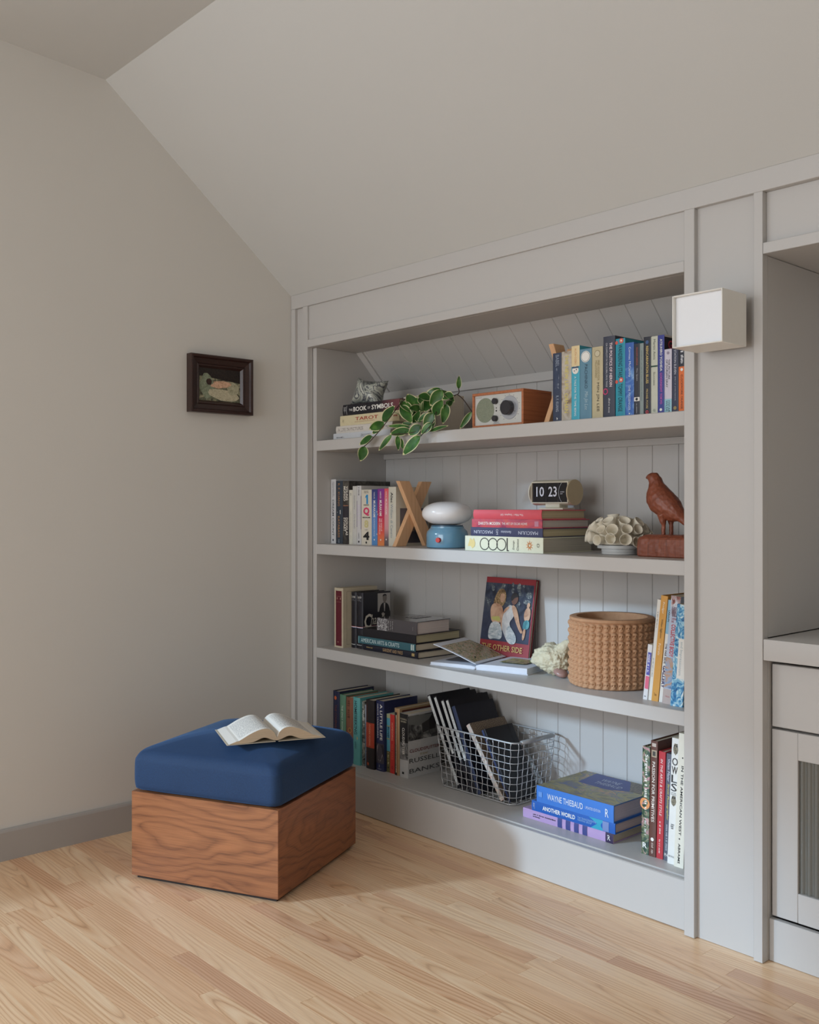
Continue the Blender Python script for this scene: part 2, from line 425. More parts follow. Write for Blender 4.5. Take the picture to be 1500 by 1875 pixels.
# sloped boards above the trim
pa, pb = Vector((0, .368, 1.557)), Vector((0, .224, 1.7055))
sl = (pb - pa).length; ang = math.atan2(pa.y - pb.y, pb.z - pa.z)
sb = obj('sloped_board', *board_mesh(.0919, sl), M_CASE); sb_me = sb.data; bpy.data.objects.remove(sb)
for a, b in zip(edges[:-1], edges[1:]):
    if abs(b - a - .0925) < .001: o = obj_me('sloped_board', sb_me, None, case)
    else: o = obj('sloped_board', *board_mesh(b - a - .0006, sl), M_CASE, case)
    o.location = ((a + b) / 2, (pa.y + pb.y) / 2, (pa.z + pb.z) / 2); o.rotation_euler = (ang, 0, 0)
for xx, wd in ((XI + .017, .034),):
    o = obj('slope_edge_trim', *board_mesh(wd, sl, .001, .008), M_CASE, case)
    o.location = (xx, (pa.y + pb.y) / 2 - .005, (pa.z + pb.z) / 2 - .005); o.rotation_euler = (ang, 0, 0)
o = obj('slope_backing', *board_mesh(XR - XI, sl + .02, .0, .004), M_GAP, case)
o.location = ((XI + XR) / 2, (pa.y + pb.y) / 2 + .010, (pa.z + pb.z) / 2 + .010); o.rotation_euler = (ang, 0, 0)

# ---- media niche, worktop and base cabinet to the right of the column
nic = thing('media_niche', 'deep open painted niche right of the column above the worktop', 'niche', (1.941, 0, .782))
def nbox(name, *a, mat=None, bev=.001, parent=nic):
    o = box(name, *a, mat or M_CASE, parent, bev, 1); o.location = Vector(o.location) - Vector(parent.location); return o
nbox('side_panel', 1.9255, 1.941, .0256, .48, .783, 1.7075)
nbox('niche_ceiling', 1.9255, 3.2, .0225, .48, 1.7085, 1.722)
nbox('niche_back', 1.9255, 3.2, .481, .495, .783, 1.722)
nbox('header_panel', 1.9415, 3.2, .0185, .0225, 1.7355, 1.8595, bev=0)
nbox('frame_rail', 1.9415, 3.2, 0, .0222, 1.708, 1.735)
wt = box('worktop', 1.9425, 3.2, 0, .48, .731, .782, M_CASE, None, .002, 2)
tag(wt, 'thick painted worktop running below the open niche on the right', 'worktop')
cab = thing('base_cabinet', 'low painted cabinet with drawer and fluted glass door below the worktop', 'cabinet', (1.945, .04, 0))
def kbox(name, *a, mat=None, bev=.001, parent=cab):
    o = box(name, *a, mat or M_CASE, parent, bev, 1); o.location = Vector(o.location) - Vector(cab.location); return o
kbox('side_panel', 1.9255, 1.9415, .0262, .48, .001, .730)
kbox('carcass_back', 1.942, 3.2, .44, .45, .104, .730)
kbox('carcass_floor', 1.942, 3.2, .06, .44, .104, .112)
kbox('toe_board', 1.942, 3.2, .030, .045, .001, .103)
dr = kbox('drawer_front', 1.945, 2.52, .038, .058, .5675, .7195, bev=.0015)
kbox('drawer_front', 2.526, 3.1, .038, .058, .5675, .7195, bev=.0015)
door = kbox('door_stile', 1.945, 2.010, .038, .058, .109, .5615, bev=.0012)
door.name = 'door'
dl = Vector(door.location) + Vector(cab.location)
for n_, a in (('door_rail', (2.010, 2.44, .038, .058, .496, .5615)), ('door_rail', (2.010, 2.44, .038, .058, .109, .179)), ('door_stile', (2.44, 2.505, .038, .058, .109, .5615))):
    o = box(n_, *a, M_CASE, door, .0012, 1); o.location = Vector(o.location) - dl
n = NT('reeded_glass'); n.bsdf(Roughness=.12, IOR=1.45); n.b.inputs['Transmission Weight'].default_value = .55
n.b.inputs['Base Color'].default_value = lin((150, 148, 140))
M_REED = n.m
vs, fs = [], []
N = 25; pitch = .0172; per = 8
pts = []
for i in range(N * per + 1):
    x = 2.008 + pitch * i / per
    pts.append((x, .048 - .004 * abs(math.sin(PI * i / per))))
for z in (.177, .498):
    vs += [(x, y_, z) for x, y_ in pts] 
m = len(pts); fs = [(i, i + 1, i + 1 + m, i + m) for i in range(m - 1)]
off = len(vs); vs += [(2.008, .052, .177), (2.008 + pitch * N, .052, .177), (2.008 + pitch * N, .052, .498), (2.008, .052, .498)]; fs.append((off + 3, off + 2, off + 1, off))
o = obj('reeded_pane', vs, fs, M_REED, door, tuple(-dl), smooth=True)
kbox('carcass_divider', 1.942, 3.2, .06, .44, .562, .567)

# ---- wall sconce on the column
M_SC = flat((240, 238, 232), .4, .02, 'sconce_enamel')
sc = thing('wall_sconce', 'white square box wall light mounted on the painted column', 'wall light', (1.8405, -.013, 1.55))
def sbox(name, *a, mat=M_SC, bev=.001): 
    o = box(name, *a, mat, sc, bev, 1); o.location = Vector(o.location) - Vector(sc.location); return o
x0, x1, y0, y1, z0, z1 = 1.773, 1.908, -.128, -.016, 1.487, 1.614; t = .003
sbox('shade_side', x0, x0 + t, y0, y1, z0, z1); sbox('shade_side', x1 - t, x1, y0, y1, z0, z1)
sbox('shade_top', x0 + t, x1 - t, y0, y1, z1 - t, z1); sbox('shade_bottom', x0 + t, x1 - t, y0, y1, z0, z0 + t)
sbox('diffuser', x0 + t, x1 - t, y0 + .012, y0 + .016, z0 + t, z1 - t, mat=flat((236, 238, 242), .3, .01, 'opal_diffuser'))
sbox('back_plate', 1.80, 1.88, -.016, .0148, 1.51, 1.59, mat=flat((30, 30, 30), .5, .02, 'sconce_black'))

# ---- small framed painting on the left wall
pic = thing('framed_painting', 'small dark wooden framed painting hanging on the left wall', 'painting', (0, -.3215, 1.5415))
M_FR = wood('dark_frame_wood', (26, 15, 14), (46, 27, 23), (58, 36, 30), along=1, freq=90, s=.2, amp=2, rough=.3, fine=.4)
prof = [(0, .0005), (0, .031), (.004, .033), (.010, .032), (.014, .024), (.030, .019), (.034, .022), (.038, .020), (.045, .011), (.045, .0005)]
hw, hh = .130, .1035
cor = [(-1, -1), (1, -1), (1, 1), (-1, 1)]
for s in range(4):
    a, b = cor[s], cor[(s + 1) % 4]; vs, fs = [], []
    for (sy, sz) in (a, b):
        for d, x in prof: vs.append((x, sy * (hw - d), sz * (hh - d)))
    m = len(prof)
    for i in range(m): j = (i + 1) % m; fs.append((i, j, j + m, i + m))
    fs.append(tuple(range(m - 1, -1, -1))); fs.append(tuple(range(m, 2 * m)))
    obj('frame_rail', vs, fs, M_FR, pic)
M_ART = photo('painted_canvas', [(.25, (38, 28, 24)), (.42, (74, 72, 58)), (.52, (120, 124, 100)), (.62, (168, 160, 132)), (.72, (196, 184, 150))], 26, 1.6, .45, (1, 1, 1.6))
cv = obj('canvas', [(.0105, -.087, -.061), (.0105, .087, -.061), (.0105, .087, .061), (.0105, -.087, .061), (.002, -.087, -.061), (.002, .087, -.061), (.002, .087, .061), (.002, -.087, .061)],
         [(0, 1, 2, 3), (7, 6, 5, 4), (0, 4, 5, 1), (1, 5, 6, 2), (2, 6, 7, 3), (3, 7, 4, 0)], M_ART, pic)
def art(pts, rgb, k=1, nm='brushwork'):
    x = .0106 + .0002 * k
    n = len(pts)
    obj(nm, [(x, p[0], p[1]) for p in pts], [tuple(range(n))], photo('brush_%d' % k, [(.35, tuple(max(0, c - 40) for c in rgb)), (.6, rgb)], 120, 1.5, .4), cv)
def blob(cx, cy, rx, ry, rot=0, n=14, wob=.12, seed=1):
    r_ = random.Random(seed); out = []
    for i in range(n):
        a = 2 * PI * i / n; q = 1 + r_.uniform(-wob, wob); x, y_ = rx * q * math.cos(a), ry * q * math.sin(a)
        out.append((cx + x * math.cos(rot) - y_ * math.sin(rot), cy + x * math.sin(rot) + y_ * math.cos(rot)))
    return out
art([(-.086, .03), (.086, .012), (.086, .060), (-.086, .060)], (46, 34, 28), 1)
art(blob(-.055, -.005, .030, .045, .1, seed=3), (150, 160, 136), 2)
art(blob(.02, -.035, .066, .022, -.1, seed=4), (206, 198, 170), 3)
art(blob(.055, -.010, .026, .024, .3, seed=9), (190, 186, 158), 4)
art(blob(.004, .002, .042, .0125, .05, seed=5, wob=.18), (226, 186, 156), 5)
art(blob(-.046, .010, .011, .012, .2, seed=6), (64, 40, 32), 6)

# ================================================================== OTTOMAN
oA = Vector((.4085, -.866)); oang = math.radians(25.2); OW = .497
ux, uy = math.cos(oang), math.sin(oang)
oc = oA + Vector((ux, uy)) * OW / 2 + Vector((-uy, ux)) * OW / 2
ott = thing('ottoman', 'square walnut ottoman with navy blue upholstered cushion in the room corner', 'ottoman', (oc.x, oc.y, 0), (0, 0, oang))
WAL = dict(rough=.34, fine=.38, line=.13, mk=.6)
M_WX = wood('walnut_front', (44, 22, 16), (120, 72, 46), (174, 114, 74), along=0, freq=42, s=.18, amp=5.5, nscale=7, nstr=.45, seed=(.01, .225, -.15), **WAL)
M_WY = wood('walnut_side', (52, 27, 19), (120, 70, 44), (164, 102, 64), along=1, freq=40, s=.30, amp=7.5, nscale=6, nstr=.7, seed=(-.225, .02, -.14), **WAL)
hw = OW / 2; zt = .2585; zb = .011; tk = .02
def mitred(name, s, axis, mat):
    # panel with mitred ends; s = side sign, axis = 0 front/back, 1 left/right
    o_, i_ = hw, hw - tk
    pts = [(-o_, -o_), (o_, -o_), (i_, -i_), (-i_, -i_)]
    if axis: pts = [(-q[1], q[0]) for q in pts]
    if s > 0: pts = [(-a, -b) for a, b in pts]
    vs = [(a, b, zb) for a, b in pts] + [(a, b, zt) for a, b in pts]
    bm = bmesh.new(); bv = [bm.verts.new(v) for v in vs]
    for f in BOXF: bm.faces.new([bv[i] for i in f])
    bmesh.ops.bevel(bm, geom=bm.edges[:], offset=.0008, segments=1, affect='EDGES')
    return obj_bm(name, bm, mat, ott)
mitred('front_panel', -1, 0, M_WX); mitred('back_panel', 1, 0, M_WX); mitred('side_panel', -1, 1, M_WY); mitred('side_panel', 1, 1, M_WY)
ob = box('recessed_base', -hw + .012, hw - .012, -hw + .012, hw - .012, .0005, .03, flat((34, 22, 16), .7, .05, 'dark_base'), ott)
box('top_board', -hw + tk, hw - tk, -hw + tk, hw - tk, .235, .2575, M_WX, ott)
n = NT('blue_upholstery'); v = n.coord(); f1 = n.noise(v, 7, 3, .6); f2 = n.noise(n.coord((900, 260, 260)), 1, 2); f3 = n.noise(n.coord((260, 900, 260)), 1, 2)
c1 = n.mix(f1, lin((10, 32, 62)), lin((20, 52, 92))); c2 = n.mix(n.mix(.5, f2, f3), scl(lin((18, 40, 72)), .4), scl(lin((32, 70, 112)), 1.35))
n.l(n.mix(.5, c1, c2), n.b.inputs['Base Color']); n.bsdf(Roughness=.78); n.b.inputs['Sheen Weight'].default_value = .5; n.b.inputs['Sheen Roughness'].default_value = .35
n.b.inputs['Sheen Tint'].default_value = lin((120, 170, 235)); n.bump(n.mix(.5, f2, f3), .35, .0012)
M_BLUE = n.m
# cushion: rounded box with a crowned top
NU = 44; vs, fs = [], []
def cush(u, v_):
    return None
R = .028; z0c, z1c = .2595, .372
rings = []
def rr_loop(h, r, n=10):
    pts = []
    for cx, cy, a0 in ((h - r, h - r, 0), (-h + r, h - r, PI / 2), (-h + r, -h + r, PI), (h - r, -h + r, 1.5 * PI)):
        for i in range(n + 1): a = a0 + PI / 2 * i / n; pts.append((cx + r * math.cos(a), cy + r * math.sin(a)))
    return pts
H = hw + .0015
def dome(x, y_):
    a, b = min(abs(x) / H, 1), min(abs(y_) / H, 1)
    return .046 * ((1 - a ** 2.6) * (1 - b ** 2.6)) ** .75
prof = [(H - .006, z0c - .0), (H - .001, z0c + .006), (H + .0015, z0c + .03), (H + .001, .33)]
for i in range(1, 9):
    a = PI / 2 * i / 8; prof.append((H + .001 - R * (1 - math.cos(a)), .372 - R + R * math.sin(a)))
for q in (.93, .86, .76, .64, .5, .36, .22, .1): prof.append((H * q * .93, None))
loops = []
for h_, z in prof:
    lp = rr_loop(h_, min(.030, h_ * .5)); 
    for x, y_ in lp: vs.append((x, y_, (z if z is not None else .372) + (dome(x, y_) if z is None or z > .36 else 0)))
m = len(rr_loop(.1, .03))
for i in range(len(prof) - 1):
    for k in range(m): k2 = (k + 1) % m; fs.append((i * m + k, i * m + k2, (i + 1) * m + k2, (i + 1) * m + k))
fs.append(tuple((len(prof) - 1) * m + k for k in range(m))); fs.append(tuple(range(m - 1, -1, -1)))
cu = obj('cushion', vs, fs, M_BLUE, ott, smooth=True)
ss = cu.modifiers.new('soft', 'SUBSURF'); ss.levels = 1; ss.render_levels = 1

# ================================================================== BOOKS
def spine_y(x, T, b): 
    q = 2 * x / T - 1
    return -b * (1 - q * q) if b else -.0006 * (1 - q ** 8)
PAGE = (226, 214, 190); PAGEW = (232, 226, 216)
class Book:
    def __init__(s, label, x, T, H, D, y, z, rgb, hard=False, bulge=None, lean=0.0, rz=0.0, lie=0, page=PAGE, rough=.45, name=None, group=None, mat=None, origin=None, jacket=False):
        s.T, s.H, s.D = T, H, D
        s.b = (.0028 if hard else 0) if bulge is None else bulge
        if lie: rot = (0, -PI / 2 if lie > 0 else PI / 2, 0)
        else: rot = (0, lean, 0)
        s.root = thing(name or ('hardcover_book' if hard else 'paperback_book'), label, 'book', (x, y, z), (rot[0], rot[1], rz), group)
        c = .0024 if hard else .0009
        m = mat or flat(rgb, rough, .05, coat=.0)
        n = 9; out, inn = [], []
        out.append((0, D)); inn.append((c, D))
        for i in range(n):
            xx = T * i / (n - 1); out.append((xx, spine_y(xx, T, s.b)))
            inn.append((min(max(xx, c), T - c), spine_y(xx, T, s.b) + c * 1.2))
        out.append((T, D)); inn.append((T - c, D))
        k = len(out)
        vs = [(p[0], p[1], 0) for p in out] + [(p[0], p[1], 0) for p in inn] + [(p[0], p[1], H) for p in out] + [(p[0], p[1], H) for p in inn]
        fs = []
        for i in range(k - 1):
            fs += [(i, i + 1, 2 * k + i + 1, 2 * k + i), (k + i + 1, k + i, 3 * k + i, 3 * k + i + 1), (i + 1, i, k + i, k + i + 1), (2 * k + i, 2 * k + i + 1, 3 * k + i + 1, 3 * k + i)]
        fs += [(0, 2 * k, 3 * k, k), (2 * k - 1, 4 * k - 1, 3 * k - 1, k - 1)]
        s.cover = obj('cover', vs, fs, m, s.root)
        ins = .0035 if hard else .0004; fe = .004 if hard else .0003
        x0, x1, y0, y1, z0, z1 = c + .0001, T - c - .0001, max(.004, c * 1.6), D - fe, ins, H - ins
        pv = [(x0, y0, z0), (x1, y0, z0), (x1, y1, z0), (x0, y1, z0), (x0, y0, z1), (x1, y0, z1), (x1, y1, z1), (x0, y1, z1)]
        obj('pages', pv, BOXF, paper_edges(page), s.root)
        s.k = 0
    def eps(s): s.k += 1; return .00025 + .00012 * s.k
    def t(s, txt, v0, v1, a0, a1, rgb, d='d', bold=0.0, shear=0.0, nm='title_lettering'):
        T, H = s.T, s.H; e = s.eps()
        def f(px, py):
            if d == 'd': z = H * (1 - (v0 + (v1 - v0) * px)); x = T * (a0 + (a1 - a0) * py)
            elif d == 'u': z = H * (1 - (v1 - (v1 - v0) * px)); x = T * (a1 - (a1 - a0) * py)
            else: x = T * (a0 + (a1 - a0) * px); z = H * (1 - (v1 - (v1 - v0) * py))
            return (x, spine_y(x, T, s.b) - e, z)
        letter(nm, txt, f, flat(rgb, .5, .02), s.cover, bold, shear); return s
    def pr(s, v0, v1, a0, a1, rgb, nm='small_print'):
        """print too small to read: a row of tiny ink marks down the spine"""
        rg = random.Random(int(v0 * 1000 + a1 * 77)); e = s.eps(); vs, fs = [], []; v = v0; st = (a1 - a0) * s.T / s.H * .5
        while v < v1:
            q = st * rg.uniform(.35, .9); aa, ab = a0 + (a1 - a0) * rg.uniform(0, .2), a1 - (a1 - a0) * rg.uniform(0, .3)
            for a_, w_ in ((aa, v), (ab, v), (ab, v + q), (aa, v + q)): vs.append((s.T * a_, spine_y(s.T * a_, s.T, s.b) - e, s.H * (1 - w_)))
            k = len(vs); fs.append((k - 4, k - 3, k - 2, k - 1)); v += q + st * rg.uniform(.25, .5) + (st * 1.2 if rg.random() < .16 else 0)
        obj(nm, vs, fs, flat(rgb, .5, .02), s.cover); return s
    def r(s, v0, v1, a0, a1, m, nm='spine_band'):
        if isinstance(m, tuple): m = flat(m, .45, .04)
        e = s.eps(); vs, fs = [], []; n = 7
        for i in range(n):
            x = s.T * (a0 + (a1 - a0) * i / (n - 1)); yy = spine_y(x, s.T, s.b) - e
            vs += [(x, yy, s.H * (1 - v1)), (x, yy, s.H * (1 - v0))]
        for i in range(n - 1): fs.append((2 * i, 2 * i + 2, 2 * i + 3, 2 * i + 1))
        obj(nm, vs, fs, m, s.cover); return s
    def sp(s, pts, m, nm='spine_emblem'):
        if isinstance(m, tuple): m = flat(m, .45, .04)
        e = s.eps(); obj(nm, [(s.T * a, spine_y(s.T * a, s.T, s.b) - e, s.H * (1 - v)) for a, v in pts], [tuple(range(len(pts)))], m, s.cover); return s
    def disc(s, a, v, rad, m, nm='spine_emblem', n=16):
        return s.sp([(a + rad / s.T * math.cos(2 * PI * i / n), v + rad / s.H * math.sin(2 * PI * i / n)) for i in range(n)], m, nm)
    def cr(s, u0, u1, v0, v1, m, nm='cover_picture'):
        return s.cp([(u0, v0), (u1, v0), (u1, v1), (u0, v1)], m, nm)
    def cps(s, pts, m, nm='cover_picture'):
        for _ in range(2):
            q = []
            for i in range(len(pts)):
                a, b = pts[i], pts[(i + 1) % len(pts)]; q += [(.75 * a[0] + .25 * b[0], .75 * a[1] + .25 * b[1]), (.25 * a[0] + .75 * b[0], .25 * a[1] + .75 * b[1])]
            pts = q
        return s.cp(pts, m, nm)
    def cp(s, pts, m, nm='cover_picture'):
        if isinstance(m, tuple): m = flat(m, .45, .04)
        x = s.T + s.eps(); obj(nm, [(x, s.D * u, s.H * (1 - v)) for u, v in pts], [tuple(range(len(pts)))], m, s.cover); return s
    def ct(s, txt, u0, u1, v0, v1, rgb, bold=0.0, shear=0.0, nm='cover_lettering'):
        x = s.T + s.eps()
        letter(nm, txt, lambda a, b: (x, s.D * (u0 + (u1 - u0) * a), s.H * (1 - (v1 - (v1 - v0) * b))), flat(rgb, .5, .02), s.cover, bold, shear); return s

W_ = (238, 236, 230); K_ = (24, 24, 28)
# ---------------------------------------------------------------- shelf 1, right row (left to right)
Y1 = .055; G1 = 'upright books on the top shelf'
def b1(label, x, T, H, rgb, D=.135, **kw): return Book(label, x + .0012, T - .0006, H, D, Y1, S1, rgb, group=G1, **kw)
p_babel = photo('engraved_tower', [(.42, (44, 56, 82)), (.58, (58, 70, 96)), (.68, (150, 158, 170))], 60, 2, .45, (1, 1, .4))
b1('dark blue paperback, first upright book beside the wooden radio', 1.2500, .0325, .2035, (50, 60, 84)).r(.22, .52, .25, .75, p_babel).t('BABEL', .03, .2, .35, .75, (150, 160, 178)).t('R. F. KUANG', .62, .85, .38, .7, (170, 178, 192), nm='author_lettering').sp([(.45, .93), (.6, .95), (.5, .975)], W_)
p_nl = photo('pale_collage', [(.3, (120, 96, 70)), (.45, (176, 164, 148)), (.6, (198, 190, 178)), (.75, (120, 112, 120))], 22, 1.5, .45)
b1('beige collage paperback, second from the radio on the top shelf', 1.2828, .0366, .2045, (176, 166, 152), mat=p_nl).t('THE NEW LIFE', .05, .55, .35, .7, (214, 200, 96), bold=.01).t('ORHAN', .6, .88, .3, .7, (220, 206, 100), nm='author_lettering')
b1('turquoise and cream paperback with a small face on the spine', 1.3194, .0298, .2165, (70, 172, 196)).r(0, .275, 0, 1, (228, 206, 160)).t('RUTH OZEKI', .04, .25, .4, .62, (196, 120, 60), nm='author_lettering').disc(.5, .325, .0115, (236, 230, 222)).disc(.38, .335, .0018, K_).disc(.62, .32, .0018, K_).r(.278, .30, .1, .9, (60, 84, 110)).t('A TALE FOR THE TIME BEING', .41, .94, .38, .62, (232, 240, 240))
b1('grey-blue paperback with a round white seal near the top', 1.3496, .0424, .2036, (98, 140, 162)).disc(.5, .11, .0165, (236, 234, 228)).disc(.5, .11, .0145, (60, 84, 100)).disc(.5, .11, .0135, (236, 234, 228)).t('PACHINKO', .22, .56, .42, .66, (48, 70, 88)).t('Min Jin Lee', .6, .86, .35, .72, (170, 194, 204), shear=.3, nm='author_lettering')
b1('tan paperback with dark lettering between blue paperback and black hardback', 1.3930, .0380, .2045, (192, 180, 146)).disc(.5, .095, .010, (150, 138, 108)).disc(.5, .095, .008, (206, 196, 166)).t('FREE FOOD FOR\nMILLIONAIRES', .19, .47, .3, .7, (150, 132, 92)).t('MIN JIN LEE', .5, .9, .4, .68, (70, 62, 46), nm='author_lettering')
b1('tall dark slate hardback with white and pink title on the spine', 1.4320, .0404, .2293, (58, 62, 78), hard=True, bulge=.001, D=.16).t('THE POLITICS OF HEROIN', .08, .62, .55, .78, (232, 214, 220), bold=.015).t('CIA COMPLICITY IN THE GLOBAL DRUG TRADE', .08, .62, .24, .38, (200, 200, 206), nm='subtitle_lettering').disc(.2, .675, .009, (200, 60, 110)).disc(.2, .675, .006, (58, 62, 78)).t('alfred w. mccoy', .76, .94, .42, .62, (220, 220, 222), nm='author_lettering')
b1('bright teal paperback with red flowers and dark lettering', 1.4741, .0321, .2181, (38, 146, 168), D=.15).disc(.62, .03, .007, (214, 96, 84)).disc(.1, .05, .005, (214, 96, 84)).disc(.6, .53, .007, (214, 96, 84)).disc(.12, .55, .005, (214, 96, 84)).disc(.62, .03, .003, (240, 220, 200)).disc(.6, .53, .003, (240, 220, 200)).t('WANDERING STARS', .08, .5, .3, .72, (18, 44, 58)).t('TOMMY ORANGE', .58, .93, .3, .72, (18, 44, 58), nm='author_lettering')
p_wave = photo('sea_and_sky', [(.3, (38, 78, 160)), (.5, (62, 110, 186)), (.62, (120, 164, 214)), (.7, (216, 228, 238))], 30, 1.2, .4, (1, 1, .8))
b1('blue paperback with white wave picture on the spine', 1.5062, .0290, .2029, (60, 104, 182), mat=p_wave).r(0, .34, 0, 1, (54, 98, 176)).t('Cormac McCarthy', .06, .47, .35, .66, (226, 234, 244), nm='author_lettering').t('THE PASSENGER', .58, .92, .38, .62, (206, 220, 238)).disc(.5, .965, .002, W_)
b1('slim black paperback with a white publisher band low on the spine', 1.5352, .0187, .1972, (44, 46, 58)).t('GRAHAM GREENE', .05, .3, .42, .66, (186, 90, 76), nm='author_lettering').t('The Quiet', .34, .52, .42, .66, (200, 200, 204)).r(.745, .80, 0, 1, (226, 222, 216)).disc(.5, .772, .004, K_).pr(.83, .97, .4, .62, (150, 150, 156))
b1('very thin grey-green paperback beside the slim black one', 1.5539, .0124, .1962, (138, 150, 148)).pr(.1, .8, .35, .65, (108, 120, 120))
b1('black paperback with yellow title and red dot at the foot', 1.5662, .0235, .2117, (34, 36, 48)).disc(.5, .07, .005, (60, 90, 140)).t('REINCARNATION BLUES', .12, .6, .34, .68, (216, 190, 116), bold=.01).t('MICHAEL POORE', .67, .92, .36, .64, (206, 184, 120), nm='author_lettering').disc(.5, .965, .0045, (206, 60, 70)).disc(.5, .965, .0025, (34, 36, 48))
b1('pale grey-cream slim paperback with a dark stripe on the spine', 1.5897, .0212, .2100, (196, 198, 182)).t('Martin Amis', .04, .3, .36, .7, (70, 76, 70), nm='author_lettering').r(.375, .395, 0, 1, (34, 70, 56)).t('Success', .46, .63, .36, .66, (96, 102, 96)).disc(.5, .95, .004, (160, 164, 150))
b1('indigo paperback with white and magenta spine lettering', 1.6109, .0206, .2108, (50, 58, 140), D=.142).t('ATSUHIRO YOSHIDA', .05, .46, .35, .72, W_, nm='author_lettering', bold=.01).t('GOODNIGHT TOKYO', .48, .88, .35, .7, (206, 96, 176), bold=.01).disc(.5, .95, .004, W_).cr(0, 1, 0, 1, (34, 22, 34)).cr(0, 1, 0, .025, (226, 218, 208)).ct('GOOD', .12, .8, .06, .17, (190, 46, 74), bold=.02).ct('NIGHT', .12, .8, .2, .31, (190, 46, 74), bold=.02)
b1('short pale lilac paperback with two-line dark title', 1.6318, .0226, .1705, (206, 200, 214), D=.12).t('THE PICTURE\nOF DORIAN GRAY', .16, .6, .2, .78, (34, 34, 48), bold=.01).r(.78, 1, 0, 1, (150, 200, 214)).t('OSCAR\nWILDE', .8, .99, .2, .78, (34, 34, 48), bold=.01, nm='author_lettering').disc(.5, .06, .004, (150, 140, 160))
b1('short dark navy paperback, second from the right end of top shelf', 1.6546, .0200, .1690, (44, 48, 74), D=.12).t('STATION ELEVEN', .02, .4, .36, .68, (216, 216, 226)).t('EMILY ST. JOHN MANDEL', .44, .82, .4, .62, (170, 170, 180), nm='author_lettering').disc(.5, .93, .005, (150, 130, 80))
b1('short black and orange paperback at the right end of top shelf', 1.6748, .0202, .1640, (226, 110, 40), D=.12).r(0, .27, 0, 1, (36, 38, 50)).pr(.02, .22, .3, .75, (226, 226, 230)).disc(.5, .32, .004, W_).t('CLOCKWORK ORANGE', .4, .95, .35, .65, (60, 40, 30))

# ---------------------------------------------------------------- shelf 2, left row
Y2 = .092; G2 = 'upright books on the second shelf'
def b2(label, x, T, H, rgb, D=.14, **kw): return Book(label, x + .0006, T - .0006, H, D, Y2, S2, rgb, group=G2, **kw)
b2('tall white hardback against the left side of the second shelf', .1340, .0306, .2448, (206, 206, 208), hard=True, bulge=.001, D=.15).t('Chimamanda\nNgozi Adichie', .04, .28, .3, .72, (70, 74, 84), nm='author_lettering').t('DREAM COUNT', .32, .88, .32, .66, (40, 44, 56), bold=.01).disc(.5, .945, .004, (60, 64, 76))
b2('dark slate hardback with copper title and white triangle emblem', .1650, .0414, .2382, (48, 58, 70), hard=True, D=.15).t('R. F. KUANG', .04, .40, .36, .66, (176, 130, 84), nm='author_lettering').sp([(.2, .5), (.75, .46), (.75, .53)], (214, 216, 214)).sp([(.35, .5), (.66, .478), (.66, .518)], (48, 58, 70)).t('KATABASIS', .56, .9, .36, .66, (176, 130, 84)).pr(.93, .97, .4, .65, (120, 130, 140))
p_mung = photo('night_photograph', [(.35, (30, 26, 30)), (.5, (60, 56, 54)), (.62, (96, 92, 84)), (.75, (60, 48, 56))], 18, 1.0, .35)
b2('large dark photographic hardback rising behind the cream paperbacks', .2068, .0371, .2374, (70, 68, 62), hard=True, bulge=.001, D=.205, mat=p_mung).t('YOUNG\nMUNGO', .08, .32, .15, .85, (232, 226, 216), bold=.02).r(.4, .6, 0, 1, (44, 42, 50)).t('DOUGLAS\nSTUART', .58, .86, .15, .85, (232, 226, 216), bold=.02, nm='author_lettering').r(.385, .4, .1, .9, (150, 106, 84)).ct('DOUGLAS', .2, .9, .09, .15, (226, 222, 214), bold=.02)
b2('thin cream paperback, shortest of the pale books on second shelf', .2443, .0208, .2030, (214, 210, 196)).pr(.06, .1, .4, .65, (60, 60, 60)).pr(.4, .9, .42, .6, (176, 172, 160))
b2('pale grey paperback with faint lettering beside thin cream paperback', .2655, .0243, .2170, (202, 200, 194), D=.16).t('Samantha', .16, .4, .36, .62, (130, 132, 134), nm='author_lettering').t('Orbital', .48, .72, .36, .66, (140, 142, 144))
b2('white paperback with a purple patch on its spine', .2902, .0255, .2180, (206, 204, 204), D=.165).sp([(.0, .26), (1, .17), (1, .74), (.0, .70)], (96, 66, 130)).pr(.03, .16, .38, .62, (60, 60, 66)).t('Spring is\nhere', .33, .66, .2, .75, (214, 204, 222), bold=.01).disc(.5, .95, .004, K_).pr(.8, .9, .4, .6, (90, 90, 96))
bk = b2('thick cream paperback with big coloured characters 1 Q 8 4', .3168, .0588, .2029, (216, 208, 192))
bk.sp([(.40, .125), (.52, .09), (.66, .09), (.66, .26), (.50, .26), (.50, .135), (.40, .155)], (38, 140, 196)).t('HARUKI', .265, .29, .24, .74, K_, 'h', nm='author_lettering', bold=.02).t('Q', .32, .475, .2, .8, (214, 50, 104), 'h', bold=.04).t('MURAKAMI', .49, .515, .14, .86, K_, 'h', nm='author_lettering', bold=.02).t('8', .55, .69, .3, .7, (206, 196, 140), 'h', bold=.04).t('4', .76, .91, .2, .8, K_, 'h', bold=.04).disc(.5, .955, .004, K_).t('THE NOVEL\nOF ALL TIME', .02, .065, .28, .72, (90, 88, 84), 'h', nm='subtitle_lettering').t('1Q84', .72, .735, .36, .66, (90, 88, 84), 'h', nm='subtitle_lettering')
